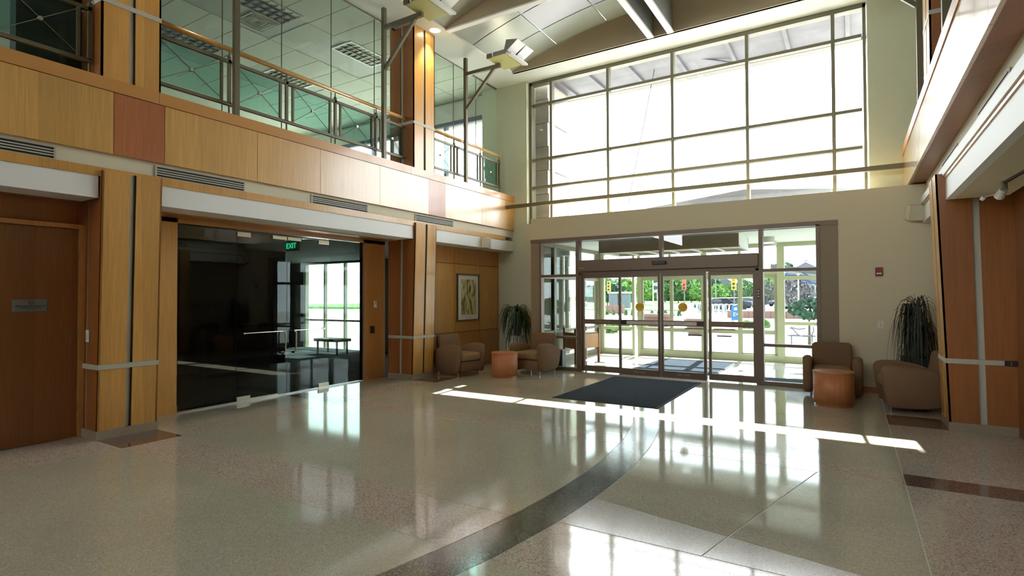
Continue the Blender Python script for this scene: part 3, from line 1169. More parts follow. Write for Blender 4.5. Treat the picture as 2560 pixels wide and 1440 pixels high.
pk = thing('card_reader', 'black card reader on the orange wall right of the glass doors', 'switch', (-7.99, 7.70, .97))
B('body', 'black', pk, -8.0, -7.975, 7.65, 7.74, .90, 1.04, bevel=.005)
B('led', 'red', pk, -7.975, -7.973, 7.69, 7.70, 1.01, 1.02)

# suite interior (dark room)
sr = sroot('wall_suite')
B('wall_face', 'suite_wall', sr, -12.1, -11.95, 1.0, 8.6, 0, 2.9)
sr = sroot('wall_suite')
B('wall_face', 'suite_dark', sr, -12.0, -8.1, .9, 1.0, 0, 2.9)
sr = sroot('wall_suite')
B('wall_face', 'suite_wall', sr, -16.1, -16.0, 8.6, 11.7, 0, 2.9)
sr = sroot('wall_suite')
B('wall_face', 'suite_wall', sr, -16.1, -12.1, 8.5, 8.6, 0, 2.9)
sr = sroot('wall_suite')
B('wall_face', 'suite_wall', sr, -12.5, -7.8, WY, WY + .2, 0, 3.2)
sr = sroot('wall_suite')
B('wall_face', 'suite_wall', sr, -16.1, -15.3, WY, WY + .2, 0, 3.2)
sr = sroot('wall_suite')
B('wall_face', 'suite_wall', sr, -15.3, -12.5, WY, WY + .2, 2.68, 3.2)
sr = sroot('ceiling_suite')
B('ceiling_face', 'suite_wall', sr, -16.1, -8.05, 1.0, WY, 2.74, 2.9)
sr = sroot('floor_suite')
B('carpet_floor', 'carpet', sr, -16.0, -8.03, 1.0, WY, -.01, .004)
w7 = sroot('window_7', (-13.9, 11.8, 0))
for x in (-15.3, -14.35, -13.42, -12.5):
    B('mullion', 'frame_vest', w7, x - .03, x + .03, 11.75, 11.85, 0, 2.68)
for a, b in ((-15.27, -14.38), (-14.32, -13.45), (-13.39, -12.53)):
    B('transom', 'frame_vest', w7, a, b, 11.76, 11.84, .85, .91)
    B('pane', 'pane', w7, a, b, 11.795, 11.803, 0, 2.68)
dr = thing('reception_desk', 'dark desk block dimly seen behind the left glass panel', 'desk', (-11.2, 6.8, 0))
B('desk_body', 'suite_wall', dr, -11.6, -10.8, 6.0, 7.4, .08, 1.0, bevel=.01)
B('desk_top', 'suite_dark', dr, -11.65, -10.75, 5.95, 7.45, 1.0, 1.04)
B('plinth', 'black', dr, -11.55, -10.85, 6.05, 7.35, .004, .08)
bt = thing('bench', 'low bench at the far end of the dark suite, seen through the right glass panel', 'bench', (-12.6, 10.6, 0))
B('seat', 'suite_dark', bt, -13.1, -12.1, 10.35, 10.85, .36, .44, bevel=.01)
for x in (-13.0, -12.2):
    for y in (10.42, 10.78):
        MB().bar((x, y, .004), (x, y, .36), .04).build('leg', 'steel', bt)
ex = thing('exit_sign', 'green glowing exit sign behind the top of the glass doors', 'sign', (-9.4, 6.9, 2.66))
B('housing', 'white_plastic', ex, -9.55, -9.2, 6.88, 6.94, 2.52, 2.72)
text('lettering', 'EXIT', .15, 'exit_green', ex, (-9.375, 6.875, 2.62), (math.pi / 2, 0, 0), .002)

# ================================================================== RIGHT SIDE
wr = sroot('wall_right')
B('wood_panel', 'maple_door', wr, 1.585, 1.75, 7.6, 8.92, 2.2, 3.0)
for a_, b_ in ((-9, -6.5), (-6.5, -4), (-4, -1.5), (-1.5, 1.0), (1.0, 2.5), (2.5, 3.9)):
    B('wood_panel', 'maple_deep', wr, 1.60, 1.75, a_ + .004, b_ - .004, .10, 2.735)
B('skirting', 'maple_red', wr, 1.59, 1.75, -9, 3.9, 0, .10)
B('wood_panel', 'maple_door', wr, 1.585, 1.75, 7.6, 8.92, 0, 2.2)
B('wall_face', 'suite_dark', wr, 1.75, 1.9, -9, 8.92, 0, 3.2)
w11 = sroot('window_11', (1.6, 5.7, 0))
for a_, b_ in ((3.9, 4.82), (4.82, 5.75), (5.75, 6.67), (6.67, 7.6)):
    B('pane', 'pane_suite', w11, 1.60, 1.612, a_ + .004, b_ - .004, .02, 2.66)
B('sill_channel', 'steel', w11, 1.585, 1.62, 3.9, 7.6, 0, .02)
B('head_channel', 'cap_wood', w11, 1.585, 1.62, 3.9, 7.6, 2.66, 2.735)
B('wall_face', 'paint_cream', wr, 1.60, 1.75, 8.92, SY + .1, 0, 3.2)
sR = sroot('trim_7')
B('cove_face', 'beam_white', sR, .97, 1.05, -9, 8.26, 2.735, 2.985)
B('soffit', 'paint_cream', sR, 1.05, 1.54, -9, 8.26, 2.735, 2.80)
B('cove_face', 'beam_white', sR, .97, 1.05, 8.9, SY, 2.735, 2.985)
B('soffit', 'paint_cream', sR, 1.05, 1.6, 8.9, SY, 2.735, 2.80)
B('soffit', 'black_gap', sR, 1.54, 1.62, -9, 8.26, 2.80, 2.86)
tl = thing('track_light', 'small white track light with spread arms on the soffit at the right edge', 'light', (1.33, 7.1, 2.735))
MB().bar((1.31, 7.25, 2.722), (1.36, 6.55, 2.722), .02, .026).build('track', 'black', tl)
MB().cyl((1.31, 7.24, 2.735), (1.31, 7.24, 2.66), .03, 12).build('stem', 'strip_grey', tl)
MB().cyl((1.31, 7.24, 2.66), (1.29, 7.34, 2.60), .035, 12, .045).build('lamp_head', 'lamp_white', tl)
MB().tube([(1.31, 7.26, 2.66), (1.22, 7.30, 2.65), (1.12, 7.33, 2.66)], .007).build('arm', 'strip_grey', tl)
MB().tube([(1.31, 7.26, 2.64), (1.23, 7.34, 2.62), (1.18, 7.38, 2.61)], .007).build('arm', 'strip_grey', tl)
MB().cyl((1.18, 7.38, 2.61), (1.16, 7.40, 2.59), .02, 12).build('lamp_head', 'lamp_white', tl)
op = thing('wall_outlet', 'black outlet plate set in the metal band of the right-hand column', 'socket', (1.53, 8.25, .82))
B('plate', 'black', op, 1.47, 1.59, 8.236, 8.254, .79, .85)
for z in (.81, .83):
    B('slot', 'strip_grey', op, 1.52, 1.53, 8.234, 8.236, z - .004, z + .004)
al = thing('fire_alarm', 'dark red fire alarm strobe on the cream wall right of the entrance', 'alarm', (.39, SY, 1.97))
B('body', 'red', al, .335, .435, SY - .045, SY, 1.915, 2.055, bevel=.008)
B('strobe', 'lamp_white', al, .35, .42, SY - .058, SY - .045, 1.945, 1.965, bevel=.004)
swr = thing('wall_switch', 'cream switch plate low on the cream wall beside the right-hand plant', 'switch', (.40, SY, 1.12))
B('plate', 'white_plastic', swr, .36, .44, SY - .010, SY, 1.06, 1.18, bevel=.003)
B('rocker', 'cream', swr, .385, .415, SY - .017, SY - .010, 1.08, 1.16)
spk = thing('wall_speaker', 'cream wall speaker tilted forward high on the wall beside the right-hand column', 'speaker', (.86, SY, 2.92))
MB().obox((.86, SY - .12, 2.90), (.20, .16, .24), (.3, 0, .35)).build('cabinet', 'cream', spk, bevel=.01)
MB().obox((.84, SY - .205, 2.885), (.10, .01, .18), (.3, 0, .35)).build('speaker_grille', 'strip_grey', spk)
MB().bar((.90, SY, 2.98), (.88, SY - .08, 2.95), .03).build('bracket', 'bronze', spk)

# ================================================================== GALLERY (upper floor)
gl = sroot('floor_gallery')
B('slab', 'suite_wall', gl, -16, XL - .30, -9, 12.1, 3.27, 3.98)
B('slab', 'suite_wall', gl, XR + .31, 9.5, -9, 12.1, 3.42, 3.98)
B('carpet_floor', 'carpet', gl, -16, XL - .31, -9, 12.1, 3.98, 3.99)
w8 = sroot('window_8', (-7.69, 5, 4.1))
yj = [-2.0, -.5, .6, 1.7, 2.82]
yk = [3.45, 4.49, 5.46, 6.44, 7.46, 8.04]
yl = [8.66, 9.91, 10.79, 11.69]
for seq in (yj, yk, yl):
    for a, b in zip(seq[:-1], seq[1:]):
        B('pane', 'pane_green', w8, -7.70, -7.69, a + .004, b - .004, 4.0, ZC)
        if b not in (2.82, 8.04, 11.69):
            B('joint', 'frame_brown', w8, -7.703, -7.687, b - .004, b + .004, 4.0, ZC)
B('head_channel', 'bronze', w8, -7.72, -7.68, -9, WY, ZC - .02, ZC)
# gallery end window (bright) and outer wall
gw = sroot('wall_gallery')
B('wall_face', 'paint_green_lit', gw, -8.14, -7.9, WY, WY + .3, 3.9, ZC)
B('wall_face', 'tile', gw, -16, -8.14, WY + .2, WY + .3, 6.42, ZC)
B('wall_face', 'paint_green_lit', gw, -16, -15.9, -9, 12.1, 3.9, ZC)
B('wall_face', 'suite_dark', gw, -7.9, -7.72, 2.2, 2.8, 3.99, ZC)  # dark sheet standing in for the shade on the upper column's side
w9 = sroot('window_9', (-12, 11.9, 4))
for x in (-8.17, -9.5, -10.9, -12.3, -13.7, -15.9):
    B('mullion', 'stone_blue', w9, x - .04, x + .04, 11.85, 11.97, 3.98, 6.42)
xg = [-15.9, -13.7, -12.3, -10.9, -9.5, -8.17]
for a, b in zip(xg[:-1], xg[1:]):
    B('transom', 'stone_blue', w9, a + .04, b - .04, 11.85, 11.97, 6.30, 6.42)
    B('transom', 'stone_blue', w9, a + .04, b - .04, 11.86, 11.96, 4.0, 4.12)
    B('pane', 'pane', w9, a + .04, b - .04, 11.90, 11.91, 4.12, 6.30)
# tile ceiling of the gallery
gc = sroot('ceiling_gallery')
B('ceiling_grid', 'tile_grid', gc, -16, -7.72, -9, 12.1, ZC + .012, ZC + .1)
x = -7.72
TW, TL = 1.22, .61
troffer = {(-8.6, 5.2), (-8.6, 8.0)}
ny = 0
lights = [(-9.38, -8.83, 5.40, 6.68), (-9.38, -8.83, 7.92, 9.00), (-9.38, -8.83, 2.6, 3.9), (-9.38, -8.83, .2, 1.4), (-11.8, -11.25, 5.4, 6.68), (-11.8, -11.25, 7.92, 9.0), (-11.8, -11.25, 2.6, 3.9)]
tile_me = {}
y = -1.0
while y < WY:
    xx = -7.72
    while xx > -13.2:
        x1, x0 = xx, xx - .61 * 2
        y1 = min(y + .61, WY + .19)
        cx_, cy_ = (x0 + x1) / 2, (y + y1) / 2
        if not any(a - .3 < cx_ < b + .3 and c - .2 < cy_ < d + .2 for a, b, c, d in lights):
            B('ceiling_tile', 'tile', gc, x0 + .008, x1 - .008, y + .008, y1 - .008, ZC, ZC + .015)
        xx = x0
    y += .61
B('ceiling_border', 'tile', gc, -16, -13.8, -9, 12, ZC, ZC + .012)
B('ceiling_border', 'tile', gc, -13.8, -7.72, -9, -1, ZC, ZC + .012)
for i, (a, b, c, d) in enumerate(lights):
    lit = (c > 7)
    where = {0: 'dark louvred ceiling light in the gallery at top centre-left, beside an air diffuser', 1: 'lit louvred ceiling light in the gallery left of the second bracket post',
             2: 'louvred ceiling light seen behind the upper left column', 3: 'louvred ceiling light at the far top left of the gallery',
             4: 'louvred ceiling light deep in the gallery, seen through the first railing panels', 5: 'louvred ceiling light deep in the gallery, seen through the middle railing panels',
             6: 'louvred ceiling light deep in the gallery, behind the upper left column'}[i]
    t = thing('louvre_light', where, 'light', ((a + b) / 2, (c + d) / 2, ZC), 'louvred lights in the gallery ceiling')
    B('diffuser', 'glow_cell' if lit else 'glow_dim', t, a, b, c, d, ZC + .03, ZC + .04)
    f = MB()
    f.box(a - .03, a, c - .03, d + .03, ZC - .012, ZC + .03)
    f.box(b, b + .03, c - .03, d + .03, ZC - .012, ZC + .03)
    f.box(a, b, c - .03, c, ZC - .012, ZC + .03)
    f.box(a, b, d, d + .03, ZC - .012, ZC + .03)
    f.build('frame', 'lamp_white' if lit else 'strip_grey', t)
    lv = MB()
    for k in range(1, 3):
        xx = a + (b - a) * k / 3
        lv.box(xx - .012, xx + .012, c, d, ZC - .008, ZC + .03)
    for k in range(1, 8):
        yy = c + (d - c) * k / 8
        lv.box(a, b, yy - .008, yy + .008, ZC - .008, ZC + .03)
    lv.build('louvre', 'stone_blue' if not lit else 'frame_olive', t)
df = thing('air_diffuser', 'square slotted air diffuser in the gallery ceiling next to the dark louvred light', 'vent', (-9.7, 6.37, ZC))
for k in range(5):
    q = .28 - .05 * k
    f = MB()
    f.box(-9.72 - q, -9.72 + q, 6.37 - q, 6.37 - q + .015, ZC - .02 + .003 * k, ZC - .004)
    f.box(-9.72 - q, -9.72 + q, 6.37 + q - .015, 6.37 + q, ZC - .02 + .003 * k, ZC - .004)
    f.box(-9.72 - q, -9.72 - q + .015, 6.37 - q, 6.37 + q, ZC - .02 + .003 * k, ZC - .004)
    f.box(-9.72 + q - .015, -9.72 + q, 6.37 - q, 6.37 + q, ZC - .02 + .003 * k, ZC - .004)
    f.build('blade', 'strip_grey', df)
MBd = MB().cyl((-9.25, 4.15, ZC), (-9.25, 4.15, ZC - .05), .10, 20)
tag(MBd.build('ceiling_camera', 'black'), 'small black dome on the gallery ceiling near the upper left column', 'camera')

# ---- railings
def railing(side, posts, y0, y1, label, open_ends=True):
    s = side
    X = -7.40 if s > 0 else 1.0
    t = thing('gallery_railing', label, 'railing', (X, (y0 + y1) / 2, 4.12), 'gallery railings')
    MB().cyl((X, y0, 5.10), (X, y1, 5.10), .035, 14).build('handrail', 'rail_wood', t, smooth=True)
    MB().box(X - .02, X + .02, y0, y1, 4.90, 4.945).build('top_rail', 'bronze', t)
    MB().box(X - .02, X + .02, y0, y1, 4.30, 4.345).build('bottom_rail', 'bronze', t)
    for p in posts:
        if not (y0 - .01 <= p <= y1 + .01):
            continue
        m = MB()
        m.box(X - .02, X + .02, p - .02, p + .02, 4.33, 4.97)
        m.cyl((X, p, 4.05), (X, p, 4.33), .014, 8)
        m.cyl((X, p, 4.97), (X, p, 5.08), .010, 8)
        m.cyl((X, p, 4.965), (X, p, 4.995), .026, 10)
        m.build('post', 'bronze', t)
    edges = [y0 - .10] + [p for p in posts if y0 < p < y1 and p - y0 > .2] + [y1 + .04]
    for a, b in zip(edges[:-1], edges[1:]):
        a2, b2 = a + .11, b - .11
        if b2 - a2 < .25:
            continue
        for yy in (a2, b2):
            B('baluster', 'bronze', t, X - .016, X + .016, yy - .016, yy + .016, 4.345, 4.90)
        B('infill_pane', 'pane_teal', t, X - .004, X + .004, a2 + .016, b2 - .016, 4.36, 4.885)
        ym, zm = (a2 + b2) / 2, 4.62
        cb = MB()
        cb.cyl((X + s * .018, a2, 4.885), (X + s * .018, b2, 4.36), .0045, 6)
        cb.cyl((X + s * .018, a2, 4.36), (X + s * .018, b2, 4.885), .0045, 6)
        cb.build('cross_cable', 'bronze', t)
        MB().cyl((X - .012, ym, zm), (X + s * .03, ym, zm), .022, 12).build('cable_clamp', 'steel', t)
    return t


P = [.68, 1.61, 3.49, 4.42, 5.34, 6.28, 7.22]
railing(1, P, 3.47, 7.98, 'long gallery railing with glass panels and orange wooden handrail between the two upper columns')
railing(1, [9.55, 10.55, 11.36], 8.70, 11.40, 'short railing at the bright far end of the left gallery, right of the upper column')
railing(1, [-2, -1, 0, .9, 1.85, 2.76], -2.0, 2.78, 'railing at the top left corner before the shaded side of the upper column')
railing(-1, [9.55, 10.55, 11.36], 8.95, 11.40, 'short railing on the right-hand gallery beyond the upper right column')
railing(-1, [4.4, 5.3, 6.3, 7.2], 3.5, 8.2, 'railing on the right-hand gallery before the upper right column')

# ---- bracket posts with uplights
def bracket(side, y, label, flabel):
    s = side
    X = -7.25 if s > 0 else .88
    t = thing('bracket_post', label, 'post', (X, y, 4.12), 'olive bracket posts')
    MB().box(X - .035, X + .035, y - .035, y + .035, 4.12, ZC - .03).build('post', 'bronze', t)
    MB().bar((X + s * .035, y, 6.555), (X + s * .93, y, 6.555), .06, .075).build('arm', 'bronze', t)
    MB().bar((X + s * .03, y, 5.79), (X + s * .76, y, 6.52), .05, .06).build('brace', 'bronze', t)
    fx0 = X + s * .93
    f = thing('uplight', flabel, 'light', (fx0, y, 6.6), 'uplights on bracket posts')
    c = fx0 + s * .18
    MB().box(min(fx0 - s * .12, fx0 + s * .34), max(fx0 - s * .12, fx0 + s * .34), y - .33, y + .33, 6.60, 6.615).build('base_plate', 'lamp_tan', f)
    MB().box(min(fx0 - s * .12, fx0), max(fx0 - s * .12, fx0), y - .36, y - .33, 6.59, 6.68).build('end_bracket', 'bronze', f)
    MB().box(min(fx0, fx0 + s * .30), max(fx0, fx0 + s * .30), y - .30, y + .34, 6.615, 6.72).build('housing', 'spine_dark', f, bevel=.008)
    for k in range(3):
        xx = fx0 + s * (.33 + .05 * k)
        MB().box(min(xx, xx + s * .035), max(xx, xx + s * .035), y - .32, y + .36, 6.60 - .012 * k, 6.64 - .012 * k).build('fin', 'lamp_white', f)
    for dy in (-.16, .18):
        xa = fx0 + s * .36
        R = MB()
        v = [(xa, y + dy - .14, 6.68), (xa, y + dy + .14, 6.68), (xa + s * .26, y + dy + .16, 6.84), (xa + s * .26, y + dy - .16, 6.84)]
        v2 = [(a, b, z + .012) for a, b, z in v]
        R.add(v + v2, [(0, 1, 2, 3), (7, 6, 5, 4), (0, 4, 5, 1), (1, 5, 6, 2), (2, 6, 7, 3), (3, 7, 4, 0)])
        rf = R.build('reflector', 'lamp_white', f)
        T = MB()
        for e in (-.15, .15):
            yy = y + dy + e
            T.prism([(xa - s * .08, 6.68), (xa, 6.68), (xa + s * .26, 6.85), (xa - s * .02, 6.90)], 1, yy - .004, yy + .004)
        T.build('side_cheek', 'spine_dark', f)
    area('uplight_lamp', (fx0 + s * .15, y, 6.74), .22, 1.3, (1, .86, .66), (math.pi, 0, 0), .5)


bracket(1, 4.43, 'tall olive post at top left standing before the orange handrail', 'uplight on the nearest left bracket, above the frame edge')
bracket(1, 7.27, 'tall olive post with angled brace left of the upper wood column', 'uplight with tilted white reflectors at the top of the frame, over the upper column')
bracket(1, 9.78, 'tall olive post with angled brace between the upper column and the big window', 'uplight with two tilted white reflectors near the corner of the big window')
bracket(-1, 9.78, 'tall dark olive post at the right beside the upper right column', 'uplight on the right-hand bracket, out at the frame top')
bracket(-1, 7.27, 'nearer right-hand olive bracket post above the bright fascia', 'uplight on the nearer right-hand bracket')

# ================================================================== CEILING of the lobby
ce = sroot('ceiling')
VX = -6.83, .43
B('soffit_face', 'ceiling_white', ce, -7.72, VX[0], -9, 12.02, ZC, ZC + .1)
B('soffit_face', 'ceiling_white', ce, VX[1], 9.5, -9, 12.02, ZC, ZC + .1)
B('soffit_face', 'ceiling_white', ce, VX[0], VX[1], 11.1, 12.02, ZC, ZC + .1)
B('soffit_face', 'ceiling_white', ce, VX[0], VX[1], -9, -7.6, ZC, ZC + .1)
B('roof_slab', 'ceiling_white', ce, -7.9, 9.5, -9, 12.02, 8.0, 8.15)
B('side_upstand', 'tan_fascia', ce, VX[0] - .05, VX[0], -7.6, 11.1, ZC + .1, 8.0)
B('side_upstand', 'tan_fascia', ce, VX[1], VX[1] + .05, -7.6, 11.1, ZC + .1, 8.0)
W = VX[1] - VX[0]
SAG = .62


def vz(x):
    t = (x - VX[0]) / W
    return ZC + .03 + SAG * max(0.0, math.sin(math.pi * t)) ** .85


def arch_wall(y0, y1, mat='tan_fascia', name='arch_fascia'):
    n = 24
    pts = [(VX[0], ZC)] + [(VX[0] + W * i / n, vz(VX[0] + W * i / n) + .05) for i in range(n + 1)] + [(VX[1], ZC)]
    return MB().prism(pts, 1, y0, y1).build(name, mat, ce)


arch_wall(11.08, 11.16)
for y in (8.56, 5.9, 3.2, .5, -2.2, -4.9):
    arch_wall(y + .0, y + .10)
    B('cross_beam', 'spine_white', ce, VX[0], VX[1], y - .01, y + .11, ZC - .03, ZC)
nodes = [11.08, 8.66, 8.56, 6.0, 5.9, 3.3, 3.2, .6, .5, -2.1, -2.2, -4.8, -4.9, -7.6]
for a, b in zip(nodes[1::2], nodes[0::2]):
    nrow = 3
    for r in range(nrow):
        ya, yb = a + (b - a) * r / nrow, a + (b - a) * (r + 1) / nrow
        for c in range(6):
            xa, xb = VX[0] + W * c / 6, VX[0] + W * (c + 1) / 6
            m = MB()
            n = 4
            g = .012
            v = []
            for yy in (ya + g, yb - g):
                for i in range(n + 1):
                    x = xa + g + (xb - xa - 2 * g) * i / n
                    v.append((x, yy, vz(x)))
            v += [(p, q, z + .02) for p, q, z in v]
            f = []
            k = n + 1
            for i in range(n):
                f.append((i, i + 1, k + i + 1, k + i))
                f.append((2 * k + i, 3 * k + i, 3 * k + i + 1, 2 * k + i + 1))
            m.add(v, f)
            perf = (c in (1, 4) and a > 8) or (c in (1, 2, 3, 4) and r == 1)
            m.build('vault_panel', 'vault_perf' if (c in (1, 2, 3, 4) and r < 2) else 'vault_metal', ce)
B('vault_backing', 'ceiling_white', ce, VX[0], VX[1], -7.6, 11.1, 7.75, 7.8)
for x0, x1 in ((-3.52, -3.40), (-3.11, -2.99)):
    o = B('spine_beam', 'spine_dark', ce, x0 + .02, x1 - .02, -7.6, 11.08, ZC + .02, ZC + .60)
    B('beam_flange', 'spine_white', ce, x0, x1, -7.6, 11.08, ZC - .02, ZC + .02)


def downlight(x, y, label, lit=True, e=60):
    t = thing('downlight', label, 'light', (x, y, ZC), 'round downlights in the white soffit')
    m = MB()
    n = 24
    v = []
    for r, z in ((.13, ZC - .004), (.10, ZC - .012), (.095, ZC - .002)):
        v += [(x + r * math.cos(2 * math.pi * i / n), y + r * math.sin(2 * math.pi * i / n), z) for i in range(n)]
    f = []
    for a in range(2):
        f += [(a * n + i, a * n + (i + 1) % n, (a + 1) * n + (i + 1) % n, (a + 1) * n + i) for i in range(n)]
    m.add(v, f)
    m.build('trim_ring', 'lamp_white', t)
    MB().cyl((x, y, ZC - .003), (x, y, ZC - .001), .096, n).build('reflector', 'glow_warm' if lit else 'chrome', t)
    spot('downlight_lamp', (x, y, ZC - .03), e, 70, .6, (1, .78, .45))


downlight(-7.03, 8.45, 'lit round ceiling downlight above the upper wood column', e=75)
downlight(-7.03, 3.15, 'round ceiling downlight above the upper left column, out of frame', e=40)

# ================================================================== BACK OF THE LOBBY (behind the camera)
wb = sroot('wall_back')
B('wall_face', 'paint_cream', wb, -7.9, -6.8, -9.2, -9, 0, 7.9)
B('wall_face', 'paint_cream', wb, .4, 9.6, -9.2, -9, 0, 7.9)
B('wall_face', 'paint_cream', wb, -6.8, .4, -9.2, -9, 6.9, 7.9)
B('wall_face', 'paint_cream', wb, -6.8, .4, -9.2, -9, 0, 5.3)
w10 = sroot('fill_window', (CX, -9.1, 0))  # invented high window, added to let fill light in from behind
for x in (-6.75, -5.4, -4.0, -2.6, -1.2, .35):
    B('mullion', FO, w10, x - .05, x + .05, -9.15, -9.05, 5.3, 6.9)
B('pane', 'pane', w10, -6.8, .4, -9.105, -9.095, 5.3, 6.9)
wr2 = sroot('wall_gallery_right')
B('wall_face', 'paint_green_lit', wr2, 9.5, 9.7, -9, 12.1, 3.9, 7.9)
B('wall_face', 'paint_green_lit', wr2, 2.6, 9.5, WY, WY + .2, 3.9, 7.9)

# ================================================================== FURNITURE
def smooth_box(name, mat, parent, c, size, r=.05, seg=4, rot=(0, 0, 0)):
    return MB().obox(c, size, rot).build(name, mat, parent, bevel=r, seg=seg, smooth=True)


def make_chair(label):
    t = thing('armchair', label, 'armchair', (0, 0, 0), 'brown upholstered armchairs')
    prof = [(-.335, .075), (-.375, .28), (-.405, .48), (-.408, .565), (-.375, .618), (-.30, .642), (-.18, .645), (-.05, .636), (.08, .614), (.20, .576), (.32, .520), (.395, .465),
            (.405, .41), (.375, .28), (.325, .155), (.25, .09), (.12, .062), (-.10, .055), (-.25, .058)]
    for s in (-1, 1):
        a, b = sorted((s * .275, s * .405))
        m = MB()
        n = len(prof)
        cols = []
        # rounded upholstered side: inset rims, fuller middle
        for t_, inset in ((0, .035), (.22, .006), (.5, 0), (.78, .006), (1, .035)):
            x = a + (b - a) * t_
            cy_ = sum(p[0] for p in prof) / n
            cz_ = sum(p[1] for p in prof) / n
            ring = []
            for (py, pz) in prof:
                d = math.hypot(py - cy_, pz - cz_)
                k = (d - inset) / d
                ring.append((x, cy_ + (py - cy_) * k, cz_ + (pz - cz_) * k))
            cols.append(ring)
        v = [p for ring in cols for p in ring]
        f = []
        for r in range(4):
            for i in range(n):
                f.append((r * n + i, r * n + (i + 1) % n, (r + 1) * n + (i + 1) % n, (r + 1) * n + i))
        f.append(tuple(range(n)))
        f.append(tuple(range(4 * n, 5 * n)))
        m.add(v, f)
        m.build('arm', 'fabric', t, smooth=True)
    smooth_box('seat_cushion', 'fabric_seat', t, (0, -.075, .385), (.55, .60, .16), .055, 5)
    smooth_box('seat_base', 'fabric', t, (0, -.02, .205), (.55, .66, .19), .02, 3)
    # back: rounded slab leaning back, slightly narrower at the top
    m = MB()
    n = 7
    rows_ = [(.20, .22, .38, .275), (.34, .22, .39, .275), (.50, .235, .40, .285), (.66, .265, .41, .290), (.77, .285, .415, .285), (.82, .305, .405, .262)]
    v = []
    for z, yf, yb, hw in rows_:
        v += [(-hw, yf, z), (-hw * .5, yf - .01, z), (0, yf - .014, z), (hw * .5, yf - .01, z), (hw, yf, z),
              (hw, yb, z), (hw * .5, yb + .012, z), (0, yb + .016, z), (-hw * .5, yb + .012, z), (-hw, yb, z)]
    f = []
    for r in range(len(rows_) - 1):
        for i in range(10):
            f.append((r * 10 + i, r * 10 + (i + 1) % 10, (r + 1) * 10 + (i + 1) % 10, (r + 1) * 10 + i))
    f.append(tuple(range(10)))
    f.append(tuple(range(50, 60)))
    m.add(v, f)
    m.build('backrest', 'fabric', t, bevel=.035, seg=4, smooth=True)
    for x in (-.30, .30):
        for y in (-.29, .30):
            MB().cyl((x, y, 0), (x, y, .12), .011, 10).build('leg', 'steel', t)
    MB().bar((-.26, -.29, .118), (.26, -.29, .118), .016).build('stretcher', 'bronze', t)
    return t


ch = make_chair('brown armchair against the wood wall at left, turned sideways, left of the round table')
ch.location = (-6.93, 9.10, 0)
ch.rotation_euler.z = math.radians(80)
copy_tree(ch, None, (-5.70, 10.12, 0), math.radians(-3), 'brown armchair left of the entrance, facing the room, before the white plant pot')
copy_tree(ch, None, (-.28, 10.22, 0), math.radians(2), 'brown armchair right of the entrance, facing the room behind the round table')
copy_tree(ch, None, (.70, 9.52, 0), math.radians(-84), 'brown armchair at right seen from its side, before the dark plant')


def round_table(x, y, label):
    t = thing('round_table', label, 'table', (x, y, 0), 'drum tables between the armchairs')
    MB().cyl((x, y, .035), (x, y, .475), .262, 48).build('drum', 'table_wood', t, smooth=False)
    MB().cyl((x, y, .475), (x, y, .495), .268, 48).build('tabletop', 'table_wood', t, bevel=.004)
    MB().cyl((x, y, 0), (x, y, .035), .25, 40).build('plinth', 'maple_red', t)
    for p in t.children:
        if p.name.startswith('drum'):
            for pg in p.data.polygons:
                pg.use_smooth = len(pg.vertices) == 4
    return t


round_table(-5.93, 9.28, 'orange wood drum table between the two left armchairs')
round_table(-.24, 9.31, 'orange wood drum table in front of the right-hand armchairs')


